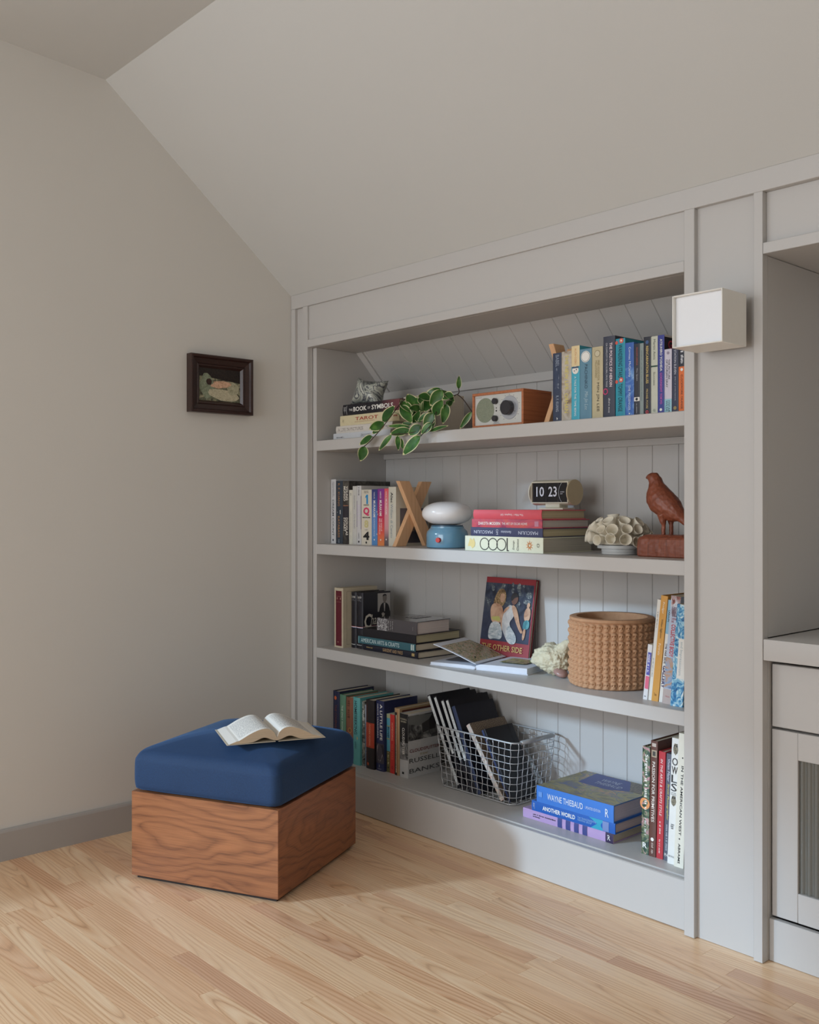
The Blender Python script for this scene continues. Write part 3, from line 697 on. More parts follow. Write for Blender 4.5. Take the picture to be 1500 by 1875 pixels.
def grad(name, stops):
    n = NT(name); tc = n.n('ShaderNodeTexCoord'); sp = n.n('ShaderNodeSeparateXYZ'); n.l(tc.outputs['Object'], sp.inputs[0])
    mu = n.n('ShaderNodeMath', operation='MULTIPLY', i_1=1 / .205); n.l(sp.outputs[2], mu.inputs[0])
    n.l(n.ramp(mu.outputs[0], [(p, lin(c)) for p, c in stops]), n.b.inputs['Base Color']); n.bsdf(Roughness=.4); return n.m
b2('blue ombre paperback, first of three matching colourful spines', .3758, .0316, .2035, (80, 110, 170), mat=grad('blue_print', [(0, (86, 140, 196)), (.5, (92, 132, 196)), (.85, (58, 72, 140)), (1, (46, 54, 116))])).t('HARUKI', .05, .17, .36, .58, W_, nm='author_lettering').t('MURAKAMI', .2, .5, .3, .68, W_, nm='author_lettering', bold=.01).t('NORWEGIAN WOOD', .52, .84, .34, .62, (206, 220, 236)).disc(.5, .90, .003, W_).sp([(.9, .4), (1, .38), (1, .42)], W_).sp([(.9, .8), (1, .78), (1, .82)], W_)
b2('purple to orange paperback, second of three matching colourful spines', .4082, .0374, .2052, (190, 60, 100), mat=grad('purple_print', [(0, (226, 140, 80)), (.25, (222, 84, 72)), (.5, (196, 44, 84)), (.8, (150, 50, 130)), (1, (128, 52, 146))])).t('HARUKI', .05, .17, .36, .58, W_, nm='author_lettering').t('MURAKAMI', .2, .48, .3, .66, W_, nm='author_lettering', bold=.01).t('THE WIND-UP\nBIRD CHRONICLE', .52, .8, .24, .72, (246, 220, 220)).disc(.5, .90, .003, W_).sp([(.0, .45), (.1, .43), (.1, .47)], W_)
b2('slim pink to grey paperback, third of three matching colourful spines', .4460, .0228, .2056, (214, 120, 134), mat=grad('pink_print', [(0, (96, 90, 96)), (.12, (110, 96, 102)), (.3, (206, 150, 156)), (.6, (226, 150, 160)), (1, (222, 84, 92))])).t('HARUKI', .05, .16, .36, .6, W_, nm='author_lettering').t('MURAKAMI', .18, .45, .3, .68, (246, 226, 228), nm='author_lettering', bold=.01).disc(.5, .89, .003, W_)
bk = b2('cream hardback with grey portrait cover behind the wooden X bookend', .4690, .0401, .2109, (206, 202, 188), hard=True, bulge=.001, D=.158)
bk.t('Alec', .09, .27, .3, .62, (40, 42, 48), bold=.02).t('William di Canzio', .29, .86, .3, .62, (120, 136, 150), nm='author_lettering')
bk.cr(.12, .98, .36, .95, (96, 96, 106)).cps([(.3, .55), (.38, .47), (.5, .44), (.62, .48), (.66, .56), (.6, .66), (.55, .6), (.4, .6), (.34, .66)], (34, 28, 30)).cps([(.4, .58), (.58, .57), (.62, .66), (.55, .76), (.45, .76), (.38, .68)], (150, 130, 118)).cps([(.2, .95), (.3, .8), (.45, .75), (.6, .76), (.8, .84), (.9, .95)], (70, 70, 80)).ct('William\ndi Canzio', .3, .8, .24, .33, (60, 60, 60), nm='author_lettering')

# X shaped wooden bookends (in the plane across the shelf)
M_BEECH = wood('beech', (196, 146, 106), (214, 166, 124), (228, 182, 140), along=2, freq=60, s=.08, amp=1.5, rough=.45, fine=.25)
def x_end(label, x, ya, yb, z, h, th=.019, bw=.050):
    t = thing('wooden_bookend', label, 'bookend', (x, ya, z), group='wooden X bookends')
    L = yb - ya
    def bar(pts, xo, nm):
        vs = [(xo, p[0], p[1]) for p in pts] + [(xo + th, p[0], p[1]) for p in pts]
        bm = bmesh.new(); bv = [bm.verts.new(v) for v in vs]
        for f in BOXF: bm.faces.new([bv[i] for i in f])
        bmesh.ops.bevel(bm, geom=bm.edges[:], offset=.0012, segments=1, affect='EDGES')
        obj_bm(nm, bm, M_BEECH, t)
    bar([(0, 0), (bw, 0), (L, h), (L - bw, h)], 0, 'crossbar')
    bar([(L - bw, 0), (L, 0), (bw, h), (0, h)], th + .0002, 'crossbar')
x_end('wooden X-shaped bookend leaning on a cream book beside the blue lamp', .511, .072, .248, S2, .231)
x_end('wooden X-shaped bookend half hidden left of the top shelf books', 1.2085, .062, .225, S1, .235)

# ---------------------------------------------------------------- shelf 3, left
slip = Book('dark red book inside a beige slipcase left end of third shelf', .1700, .048, .2195, .165, .084, S3, (92, 18, 34), hard=True, bulge=.001, name='slipcased_book', group='upright books on the third shelf')
slip.r(.03, .96, .13, .87, (92, 18, 34)).pr(.14, .20, .25, .75, (176, 140, 120)).r(.12, .125, .2, .8, (150, 110, 96)).r(.215, .22, .2, .8, (150, 110, 96)).pr(.9, .92, .3, .6, (176, 140, 120))
# its slipcase shell: five walls
M_SLIP = flat((196, 184, 160), .7, .05, 'slipcase_card')
for nm, a in (('slipcase_wall', (-.0022, 0, -.001, .167, 0, .2245)), ('slipcase_wall', (.048, .0502, -.001, .167, 0, .2245)), ('slipcase_wall', (0, .048, .165, .167, 0, .2245)), ('slipcase_wall', (0, .048, -.001, .165, .2197, .2245))):
    box(nm, *a, M_SLIP, slip.root)
for nm, a in (('slipcase_rim', (0, .0058, -.0015, .003, .0, .2197)), ('slipcase_rim', (.0422, .048, -.0015, .003, .0, .2197)), ('slipcase_rim', (.0058, .0422, -.0015, .003, 0, .006)), ('slipcase_rim', (.0058, .0422, -.0015, .003, .2137, .2197))):
    box(nm, *a, M_SLIP, slip.root)
vs = [(.05045, u, v) for u, v in ((.016, .012), (.15, .012), (.15, .212), (.016, .212), (.0168, .0128), (.1492, .0128), (.1492, .2112), (.0168, .2112))]
obj('slipcase_line', vs, [(0, 1, 5, 4), (1, 2, 6, 5), (2, 3, 7, 6), (3, 0, 4, 7)], flat((110, 100, 84), .7, .02), slip.root)
def loa(label, x, T, nm1):
    b = Book(label, x, T, .210, .135, .122, S3, (28, 28, 38), hard=True, bulge=.004, group='upright books on the third shelf', rough=.3)
    b.r(.612, .618, 0, 1, (180, 40, 56)).r(.618, .630, 0, 1, (226, 224, 226)).r(.630, .636, 0, 1, (40, 60, 130)).t(nm1, .055, .105, .15, .85, (216, 214, 210), 'h', shear=.3, nm='author_lettering').t('Later Novels\n& Other Writing', .115, .16, .2, .8, (140, 140, 146), 'h').t('library', .925, .945, .12, .88, (220, 220, 220), 'h', bold=.03, nm='publisher_lettering')
    return b
loa('glossy black hardback between the slipcase and the portrait cover', .2215, .0310, 'Stories')
bk = loa('glossy black hardback with a black and white portrait on its cover', .2535, .0375, 'Chandler')
bk.cr(.52, .985, .03, .36, (176, 172, 168), 'cover_portrait').cps([(.54, .58), (.58, .3), (.68, .20), (.84, .20), (.95, .27), (.985, .42), (.985, .58)], (26, 24, 28), 'cover_portrait').cps([(.70, .09), (.74, .06), (.82, .06), (.86, .10), (.85, .16), (.80, .205), (.75, .205), (.71, .16)], (128, 120, 114), 'cover_portrait').cps([(.69, .10), (.72, .05), (.82, .045), (.87, .09), (.83, .075), (.74, .08)], (34, 32, 34), 'cover_portrait').cp([(.74, .21), (.80, .21), (.78, .36), (.76, .36)], (190, 186, 182), 'cover_portrait').cps([(.64, .40), (.72, .37), (.80, .41), (.72, .45)], (160, 152, 146), 'cover_portrait')
bk.cr(0, 1, .6, .606, (180, 40, 56), 'cover_stripe').cr(0, 1, .606, .614, (226, 224, 226), 'cover_stripe').ct('C', .03, .3, .38, .64, (214, 208, 196), bold=.02, shear=.1).ct('handler', .26, .95, .40, .58, (214, 208, 196), shear=.35).ct('Later Novels & Other Writings', .06, .8, .64, .665, (150, 60, 70), nm='subtitle_lettering')
# stack left of the open book
G3S = 'stacked books left on the third shelf'
def lay(label, xr, T, H, D, y, z, rgb, rz=0.0, lie=1, **kw):
    """lying book: xr = x of its right (foot) end, T = thickness, H = length"""
    return Book(label, xr if lie > 0 else xr - H, T, H, D, y, z + (0 if lie > 0 else T), rgb, lie=lie, rz=rz, **kw)
z = S3 + .0003
b = lay('navy hardback with gold lettering at the bottom of its stack', .607, .0245, .305, .215, .108, z, (26, 28, 42), hard=True, group=G3S, rz=-.02)
b.t('SARGENT AND PARIS', .38, .74, .28, .74, (190, 156, 110), bold=.01).pr(.07, .19, .42, .6, (176, 150, 100)).r(.90, .95, .3, .72, (176, 150, 100)); z += .0247
b = lay('hardback with dark teal spine and white lettering in a stack', .597, .0265, .31, .212, .106, z, (24, 26, 34), hard=True, bulge=.001, group=G3S, rz=.01)
b.r(0, 1, 0, 1, (52, 96, 106)).r(0, .012, 0, 1, (120, 170, 176)).t('AMERICAN ARTS & CRAFTS', .05, .73, .22, .76, (206, 222, 222)).r(.925, .945, .12, .88, (196, 210, 206)).r(.955, .975, .12, .88, (196, 210, 206)); z += .0267
b = lay('plain black hardback, second from the top of its stack', .596, .0315, .285, .225, .108, z, (20, 18, 26), hard=True, bulge=.001, group=G3S, rz=.015, page=(196, 186, 152))
b.cr(.1, .9, .1, .9, (24, 20, 28)); z += .0317
n = NT('clear_jacket_grey'); n.bsdf(Roughness=.12); n.b.inputs['Base Color'].default_value = lin((74, 70, 74)); n.b.inputs['Coat Weight'].default_value = .6; 
b = lay('thick grey hardback in a glossy jacket on top of a stack', .606, .046, .205, .17, .104, z, (74, 70, 74), group=G3S, hard=True, bulge=.001, mat=n.m, rz=.04, page=(214, 202, 196))
p_sil = photo('silver_leaf', [(.4, (74, 70, 74)), (.55, (150, 148, 150)), (.65, (226, 224, 224))], 80, 2.5, .25)
b.r(.01, .27, .04, .96, p_sil); 
for i in range(3): b.r(.29 + .05 * i, .315 + .05 * i, .1, .86, photo('small_print_%d' % i, [(.5, (74, 70, 74)), (.56, (170, 168, 166))], 300, 0, .3))
b.t('|||', .90, .91, .3, .6, (150, 146, 146)).cr(.45, .95, .3, .6, p_sil)

# ---------------------------------------------------------------- shelf 3, right row (leaning right)
G3 = 'books leaning at the right end of third shelf'
def b3(label, x, T, H, rgb, y, lean, D=.2, **kw): return Book(label, x, T, H, D, y, S3 + .0002, rgb, lean=math.radians(lean), group=G3, **kw)
b3('small white paperback with blue and pink blocks beside the clay pot', 1.5436, .0140, .1545, (222, 222, 224), .086, 6.2, D=.12).r(.14, .55, .25, 1, (84, 88, 176)).r(.57, .8, .2, 1, (222, 106, 136)).pr(.18, .5, .35, .8, (226, 226, 236)).pr(.93, .955, .2, .75, (120, 120, 126))
b3('thin tall white book left of the orange book', 1.5585, .0112, .2804, (224, 222, 216), .089, 6.2).pr(.12, .28, .35, .65, (140, 140, 138)).pr(.58, .76, .35, .65, (150, 150, 148))
b3('tall orange hardback with white and black spine lettering', 1.5710, .0208, .2925, (212, 156, 74), .086, 6.2, hard=True, bulge=.0005, mat=flat((212, 156, 74), .5, .05)).t('Prodger', .06, .17, .3, .66, (240, 226, 200), nm='author_lettering', bold=.01).t('William Eggleston', .22, .40, .3, .66, (60, 46, 30), nm='author_lettering').t('Portraits', .45, .56, .3, .66, (240, 226, 200)).t('Tate', .92, .945, .3, .7, (120, 84, 40), 'h')
b3('white and pale blue comic collection beside the orange hardback', 1.5935, .0150, .2814, (226, 224, 218), .088, 6.2, D=.21, hard=True, bulge=.0005).r(0, .33, 0, 1, (140, 186, 212)).t('LARSON', .1, .21, .25, .7, (26, 26, 34), bold=.02, nm='author_lettering').t('THE FAR SIDE', .42, .62, .25, .7, (34, 30, 70), bold=.02).t('GALLERY', .64, .86, .2, .8, (44, 34, 96), bold=.03)
p_cb = photo('figures_print', [(.3, (96, 130, 170)), (.45, (150, 170, 198)), (.55, (190, 150, 120)), (.65, (120, 126, 90)), (.75, (200, 206, 214))], 26, 1.4, .35)
b3('large pale lavender paperback with red title on the spine', 1.6105, .0290, .2946, (184, 196, 216), .078, 5.6, D=.22).r(0, .1, 0, 1, photo('small_figures', [(.4, (206, 212, 222)), (.55, (150, 84, 70)), (.65, (60, 44, 60))], 70, 1, .4, (1, 1, .4))).r(.10, .19, .08, .92, photo('dancers', [(.46, (190, 200, 220)), (.54, (110, 84, 96))], 90, .3, .4, (1.4, 1, .25))).t('CHRISTINA\nKIAER', .2, .245, .25, .75, (170, 60, 76), 'h', nm='author_lettering').t('COLLECTIVE BODY', .26, .56, .3, .74, (190, 50, 60), bold=.02).r(.57, .85, .02, .98, p_cb).r(.86, 1, 0, 1, (186, 172, 168)).t('CHICAGO', .92, .935, .3, .75, (180, 70, 80), 'h', nm='publisher_lettering')
p_bl = photo('blue_brush_print', [(.36, (24, 84, 140)), (.46, (60, 140, 190)), (.54, (150, 200, 220)), (.62, (222, 232, 234))], 46, 2.2, .35, (1, 1, .7))
b3('tall blue brushstroke paperback at the right end, white label on spine', 1.6430, .0370, .2741, (96, 160, 200), .066, 4.6, D=.23, mat=p_bl).r(.33, .72, .35, 1, (230, 228, 222)).t('and Impressionism', .36, .69, .45, .72, (150, 170, 180))

# The photograph book leaning on the matchboard
om = Book('hardcover photo book leaning upright against the boarded back', .9385, .015, .283, .228, .302, S3 + .0008, (120, 32, 40), hard=True, bulge=.0008)
om.root.rotation_euler = (math.radians(-9.2), 0, math.radians(90)); 
om.root.rotation_euler = (Matrix.Rotation(math.radians(-9.2), 4, 'X') @ Matrix.Rotation(math.radians(-90), 4, 'Z')).to_euler()
# after the turn: front cover (local +X) faces -Y, local +Y runs to the right (+X)
om.root.location = (.7115, .3175, S3 + .0004)
p_night = photo('street_photograph', [(.32, (28, 34, 50)), (.48, (54, 64, 86)), (.58, (70, 78, 92)), (.68, (120, 126, 126)), (.74, (190, 196, 196))], 20, 1.3, .3)
U = lambda pts: [(.02 + .95 * a, .065 + .70 * b) for a, b in pts]
om.cr(0, 1, 0, 1, (150, 48, 56), 'cover_panel').cr(.0, .975, .07, .78, p_night).cr(0, .975, .45, .78, photo('dark_ground', [(.3, (40, 46, 66)), (.7, (66, 74, 98))], 14, .5, .3))
p_skin = photo('printed_skin', [(.35, (176, 130, 104)), (.6, (214, 176, 148))], 30, .6, .3); p_cloth = photo('printed_cloth', [(.35, (150, 166, 176)), (.6, (212, 216, 218))], 36, .8, .3, (1, 1, 2))
p_hair = photo('printed_hair', [(.38, (84, 64, 44)), (.52, (150, 120, 84)), (.66, (196, 172, 130))], 70, 1.5, .3); p_vest = photo('printed_vest', [(.35, (176, 178, 182)), (.6, (222, 220, 218))], 26, .6, .3)
for cx_, cy_, rw, rh in ((.56, .02, .03, .05), (.57, .12, .035, .06), (.70, .06, .05, .09), (.73, .17, .03, .05), (.80, .03, .03, .03), (.92, .18, .07, .07), (.15, .10, .04, .06), (.38, .05, .03, .04), (.90, .30, .09, .05), (.08, .34, .05, .05), (.74, .34, .025, .04)):
    om.cps(U([(cx_ - rw, cy_ + rh * .1), (cx_ - rw * .3, cy_ - rh), (cx_ + rw, cy_ - rh * .4), (cx_ + rw * .6, cy_ + rh), (cx_ - rw * .5, cy_ + rh * .8)]), photo('bokeh', [(.4, (62, 72, 86)), (.55, (120, 130, 134)), (.7, (196, 200, 196))], 150, 1, .3))
om.cps(U([(.18, .40), (.22, .22), (.30, .10), (.41, .11), (.46, .24), (.43, .38), (.34, .44)]), p_hair).cps(U([(.32, .19), (.41, .18), (.44, .28), (.38, .36), (.32, .31)]), p_skin)
om.cps(U([(.14, .44), (.20, .36), (.33, .37), (.41, .44), (.42, .58), (.38, .72), (.20, .72), (.15, .58)]), p_skin).cp(U([(.18, .61), (.34, .59), (.38, .64), (.36, .68), (.20, .66)]), (190, 186, 110)).cps(U([(.19, .69), (.38, .69), (.46, .90), (.42, 1.0), (.30, .98), (.16, 1.02), (.14, .86)]), p_cloth)
om.cps(U([(.36, .44), (.43, .50), (.44, .70), (.48, .82), (.44, .84), (.38, .70)]), p_skin)
om.cps(U([(.42, .56), (.50, .40), (.58, .36), (.68, .48), (.64, .60), (.57, .68), (.62, .78), (.76, .92), (.74, 1.05), (.60, 1.05), (.50, .92), (.42, .78)]), p_vest).cps(U([(.56, .72), (.62, .76), (.76, .92), (.74, 1.05), (.60, 1.05), (.50, .90)]), p_cloth)
om.cps(U([(.56, .24), (.62, .18), (.70, .20), (.72, .29), (.66, .37), (.59, .36)]), (120, 84, 70)).cps(U([(.55, .24), (.60, .15), (.70, .17), (.72, .23), (.64, .24), (.58, .32)]), (40, 32, 32))
om.cps(U([(.58, .37), (.67, .38), (.74, .50), (.80, .70), (.88, .82), (.84, .86), (.75, .74), (.65, .55)]), p_skin).cps(U([(.44, .46), (.52, .40), (.56, .42), (.48, .50), (.42, .56)]), p_skin)
om.cps(U([(.89, .42), (.95, .38), (1.0, .44), (.99, .62), (.89, .64), (.86, .52)]), p_skin).cps(U([(.87, .62), (.99, .60), (1.0, .76), (.86, .78)]), photo('printed_shorts', [(.4, (66, 128, 140)), (.6, (104, 168, 176))], 40, .6, .3)).cps(U([(.88, .76), (.94, .76), (.92, .95), (.87, .96)]), p_skin).cps(U([(.91, .33), (.95, .30), (.98, .35), (.95, .41), (.91, .40)]), p_skin)
om.ct('THE OTHER SIDE', .06, .88, .825, .895, (206, 170, 106), bold=.015).ct('NAN', .24, .40, .925, .96, (206, 170, 106), bold=.01, nm='author_lettering')

# ---------------------------------------------------------------- stack 1 (top shelf, left)
G1S = 'stacked books at the left of the top shelf'
z = S1 + .0003; YS1 = .075
b = lay('thin white book at the bottom of the top shelf stack', .500, .0255, .328, .235, YS1, z, (206, 208, 212), group=G1S, bulge=0); b.pr(.06, .2, .3, .5, (90, 92, 98)).t('Special\nPeople', .5, .66, .2, .7, (90, 92, 98)); z += .0257
b = lay('white hardback with grey lettering, second from bottom on top shelf', .508, .0265, .318, .22, YS1 + .003, z, (214, 208, 200), hard=True, group=G1S, rz=.01); b.t('A LIFE IN PICTURES', .04, .5, .25, .68, (128, 116, 110)).t('Gray', .8, .95, .22, .7, (120, 110, 106), nm='author_lettering'); z += .0267
b = lay('cream hardback with red lettering below the black book', .546, .0370, .333, .225, YS1, z, (214, 202, 166), hard=True, bulge=.0008, group=G1S); b.t('TAROT', .27, .66, .42, .76, (164, 50, 44), bold=.015).t('AND DIVINATION CARDS', .26, .6, .24, .34, (176, 120, 96), nm='subtitle_lettering').pr(.91, .96, .42, .64, (164, 60, 50)).t('library', .04, .07, .25, .75, (170, 160, 130), 'u'); z += .0372
p_sy = grad('black_to_wine', [(0, (120, 66, 72)), (.3, (96, 56, 62)), (.5, (30, 28, 36)), (1, (26, 26, 34))])
b = lay('thick black hardback with white title on top of the stack', .546, .0405, .318, .215, YS1 + .002, z, (28, 28, 36), hard=True, group=G1S, mat=p_sy); b.t('THE', .12, .185, .38, .58, W_).t('BOOK', .20, .44, .3, .72, W_, bold=.02).t('OF', .46, .505, .4, .6, W_).t('SYMBOLS', .53, .90, .3, .72, W_, bold=.02).r(.075, .08, .1, .9, (190, 190, 190)).t('archive', .02, .065, .2, .8, (170, 170, 170), 'u', nm='publisher_lettering'); z += .0407
ZT1 = z
# marbled pillow-shaped ornament
n = NT('marbled_stone'); v = n.coord((1, 1, 1)); f = n.noise(v, 9, 4, .55, 2.4)
n.l(n.ramp(f, [(.3, lin((34, 36, 48))), (.42, lin((120, 124, 120))), (.49, lin((196, 200, 188))), (.54, lin((52, 56, 74))), (.60, lin((204, 206, 194))), (.72, lin((120, 124, 122)))]), n.b.inputs['Base Color']); n.bsdf(Roughness=.3)
pil = thing('marbled_ornament', 'pillow-shaped grey marbled ornament on the black book', 'ornament', (.312, .135, ZT1))
N = 22; vs, fs = [], []
def pil_pt(u, v, side):
    a, b = abs(u), abs(v)
    pin = 1 - .17 * (1 - b ** 2) * 0 
    x = u * (1 - .22 * (1 - v * v)); y_ = v * (1 - .22 * (1 - u * u))
    hgt = .042 * ((1 - a ** 3) * (1 - b ** 3)) ** .55
    return (x * .072, side * hgt, y_ * .054)
for side in (-1, 1):
    for i in range(N + 1):
        for j in range(N + 1): vs.append(pil_pt(2 * i / N - 1, 2 * j / N - 1, side))
for s in range(2):
    o_ = s * (N + 1) ** 2
    for i in range(N):
        for j in range(N):
            q = (o_ + i * (N + 1) + j, o_ + (i + 1) * (N + 1) + j, o_ + (i + 1) * (N + 1) + j + 1, o_ + i * (N + 1) + j + 1)
            fs.append(q if s == 0 else q[::-1])
me = bpy.data.meshes.new('stone_body'); me.from_pydata(vs, [], fs); bm = bmesh.new(); bm.from_mesh(me); bpy.data.meshes.remove(me)
bmesh.ops.remove_doubles(bm, verts=bm.verts[:], dist=1e-5)
obj_bm('stone_body', bm, n.m, pil, (0, 0, .0445), (math.radians(-14), math.radians(9), math.radians(14)), True)

# ---------------------------------------------------------------- stack 2 (second shelf)
G2S = 'stacked books under the flip clock'
z = S2 + .0003
b = lay('thick cream hardback with large black circles at the stack bottom', 1.218, .0470, .325, .242, .05, z, (222, 222, 198), hard=True, bulge=.0006, group=G2S, page=(188, 182, 168))
vsr = lambda a, v, ro, ri: None
def ring(bk, v, a, rv, ra, rv2, ra2, m):
    e = bk.eps(); n_ = 28; vs = []
    for q in ((rv, ra), (rv2, ra2)):
        for i in range(n_):
            an = 2 * PI * i / n_; aa, vv = a + q[1] * math.cos(an), v + q[0] * math.sin(an)
            vs.append((bk.T * aa, spine_y(bk.T * aa, bk.T, bk.b) - e, bk.H * (1 - vv)))
    obj('spine_emblem', vs, [(i, (i + 1) % n_, n_ + (i + 1) % n_, n_ + i) for i in range(n_)], flat(m, .45, .03), bk.cover)
for v_ in (.265, .375, .485): ring(b, v_, .48, .063, .42, .054, .36, (34, 32, 32))
b.r(.553, .566, .06, .92, (34, 32, 32), 'spine_emblem').r(.566, .582, .06, .12, (34, 32, 32), 'spine_emblem')
b.sp([(.3, .04), (.55, .055), (.85, .07), (.7, .1), (.85, .12), (.55, .14), (.3, .135), (.15, .1), (.3, .08)], (226, 206, 140))
b.t('Design', .63, .655, .18, .76, (50, 48, 46), 'h').t('Classics', .68, .705, .12, .86, (50, 48, 46), 'h')
for i in range(9):
    a = 2 * PI * i / 9; b.sp([(.48 + .1 * math.cos(a - .4), .84 + .013 * math.sin(a - .4)), (.48 + .36 * math.cos(a), .84 + .047 * math.sin(a)), (.48 + .1 * math.cos(a + .4), .84 + .013 * math.sin(a + .4))], (214, 126, 52))
ring(b, .945, .5, .014, .12, .011, .09, (40, 40, 40)); z += .0472
b = lay('navy blue hardback printed upside down in the clock stack', 1.212, .0275, .298, .225, .055, z, (58, 60, 92), hard=True, bulge=.0008, group=G2S, lie=-1, page=(196, 184, 150))
b.t('MASCULIN', .06, .32, .35, .72, (206, 208, 222)).t('MASCULIN', .68, .95, .35, .72, (206, 208, 222)).t('feminins', .42, .56, .34, .64, (206, 208, 222), shear=.2).t('OM', .6, .63, .2, .8, (206, 208, 222), 'h'); z += .0277
p_dk = photo('pink_abstract', [(.35, (150, 60, 90)), (.5, (196, 84, 100)), (.58, (206, 92, 84)), (.7, (180, 110, 130))], 16, .8, .35, (1, 1, .6))
b = lay('pink and red hardback with white lettering below the coral-red book', 1.211, .0262, .291, .23, .054, z, (180, 76, 96), hard=True, bulge=.0008, group=G2S, mat=p_dk, page=(200, 192, 184))
b.t('DAKOTA MODERN', .10, .42, .3, .66, W_, bold=.012).t('THE ART OF OSCAR HOWE', .445, .8, .34, .62, W_, nm='subtitle_lettering').r(.90, .955, .2, .8, (190, 130, 150)); z += .0264
b = lay('coral-red hardback directly under the flip clock', 1.209, .0290, .282, .212, .055, z, (214, 84, 96), hard=True, bulge=.003, group=G2S, lie=-1, page=(196, 180, 148))
b.t('The Pillar / Stephen Gill', .25, .58, .36, .64, (240, 224, 226)); z += .0292
ZC = z
# flip clock
M_CREAM = flat((216, 212, 192), .4, .03, 'clock_cream'); M_DARK = flat((22, 22, 28), .15, .02, 'clock_dark')
clk = thing('flip_clock', 'cream cylindrical flip clock showing 10 23 on the book stack', 'clock', (1.117, .236, ZC))
R_, cz = .0405, .0545; L0, L1 = -.079, .071
def cyl_arc(nm, a0, a1, r, x0, x1, mat, n=28, thick=0.0):
    vs, fs = [], []
    for i in range(n + 1):
        a = a0 + (a1 - a0) * i / n
        vs += [(x0, -r * math.cos(a), cz + r * math.sin(a)), (x1, -r * math.cos(a), cz + r * math.sin(a))]
        if thick: vs += [(x0, -(r - thick) * math.cos(a), cz + (r - thick) * math.sin(a)), (x1, -(r - thick) * math.cos(a), cz + (r - thick) * math.sin(a))]
    k = 4 if thick else 2
    for i in range(n):
        fs.append((k * i, k * i + 1, k * i + k + 1, k * i + k))
        if thick: fs += [(k * i + 3, k * i + 2, k * i + k + 2, k * i + k + 3), (k * i, k * i + k, k * i + k + 2, k * i + 2), (k * i + 1, k * i + 3, k * i + k + 3, k * i + k + 1)]
    if thick: fs += [(0, 2, 3, 1), (k * n, k * n + 1, k * n + 3, k * n + 2)]
    return obj(nm, vs, fs, mat, clk, smooth=not thick)
wa = math.radians(52)
cyl_arc('shell', wa, 2 * PI - wa, R_, L0, L1, M_CREAM, 36, .003)
def disc_x(nm, x, th, r, mat, rim=.0):
    n = 40; vs = []
    for xx in (x, x + th):
        for i in range(n): a = 2 * PI * i / n; vs.append((xx, -r * math.cos(a), cz + r * math.sin(a)))
    fs = [tuple(range(n)), tuple(range(2 * n - 1, n - 1, -1))] + [(i, i + n, (i + 1) % n + n, (i + 1) % n) for i in range(n)]
    return obj(nm, vs, fs, mat, clk)
disc_x('end_cap', L1, .004, R_, flat((190, 174, 142), .55, .05, 'clock_end'))
disc_x('end_cap', L0 - .004, .004, R_, M_CREAM)
yf = -R_ * math.cos(wa)
hz = R_ * math.sin(wa)
box('dial_plate', L0 + .001, L1 - .001, yf + .0005, yf + .006, cz - hz + .001, cz + hz - .001, M_DARK, clk)
# frame around the opening
for nm, a in (('bezel', (L0, L1, yf - .006, yf + .0005, cz - hz - .002, cz - hz + .001)), ('bezel', (L0, L1, yf - .004, yf + .0005, cz + hz - .001, cz + hz + .002)), ('bezel', (L1 - .003, L1, yf - .006, yf, cz - hz, cz + hz)), ('bezel', (L0, L0 + .003, yf - .006, yf, cz - hz, cz + hz))):
    box(nm, *a, M_CREAM, clk)
for xx in (-.072, -.0215, .0285): box('flap_divider', xx, xx + .0012, yf - .001, yf + .0004, cz - hz + .002, cz + hz - .002, flat((70, 66, 70), .4, .02), clk)
M_NUM = flat((222, 226, 236), .5, .01, 'clock_numeral')
def clk_t(txt, x0, x1, z0, z1, bold=.012):
    letter('numeral', txt, lambda a, b: (x0 + (x1 - x0) * a, yf - .0002, z0 + (z1 - z0) * b), M_NUM, clk, bold)
clk_t('10', -.062, -.030, cz - .013, cz + .019); clk_t('23', -.012, .022, cz - .013, cz + .019)
clk_t('NOVEMBER', .036, .052, cz + .000, cz + .003); clk_t('DAY', .036, .046, cz - .006, cz - .003)
pts = [(.052 - .022 * math.cos(a) , yf - .0006, cz + .033 * math.sin(a)) for a in [math.radians(-62 + 124 * i / 16) for i in range(17)]]
tube('dial_arc', pts, .0006, M_NUM, clk, 4)
# clear glass front
n = NT('clear_cover'); n.bsdf(Roughness=.03, IOR=1.2); n.b.inputs['Transmission Weight'].default_value = 1.0; n.b.inputs['Base Color'].default_value = (1, 1, 1, 1)
box('neck', -.028, .030, -.022, .022, .006, .022, M_CREAM, clk, .002, 1); box('foot', -.047, .050, -.030, .030, .0, .0062, M_CREAM, clk, .001, 1)

# mushroom table lamp
lamp = thing('table_lamp', 'small mushroom table lamp with blue base and white glass shade', 'lamp', (.722, .137, S2))
M_ENB = flat((108, 156, 184), .16, .03, 'blue_enamel', coat=.5)
lathe('base', [(0, .0005), (.066, .0005), (.0705, .003), (.0715, .006), (.0715, .046), (.069, .056), (.062, .064), (.0575, .0685), (.057, .073), (.03, .074), (0, .074)], M_ENB, lamp, seg=56)
lathe('collar', [(0, .0735), (.054, .0735), (.054, .0775), (0, .0775)], flat((70, 104, 130), .3, .03), lamp)
n = NT('opal_glass'); n.bsdf(Roughness=.2); n.b.inputs['Base Color'].default_value = lin((240, 239, 240)); n.b.inputs['Subsurface Weight'].default_value = .25; n.b.inputs['Subsurface Radius'].default_value = (.02, .02, .02)
prof = [(0, .0772)]
for i in range(1, 24):
    a = -PI / 2 + PI * i / 24; prof.append((.0865 * abs(math.cos(a)) ** .82, .1175 + .0405 * math.copysign(abs(math.sin(a)) ** .95, math.sin(a))))
prof.append((0, .158))
lathe('shade', prof, n.m, lamp, seg=56, sharp=3)
ka = math.radians(-68)
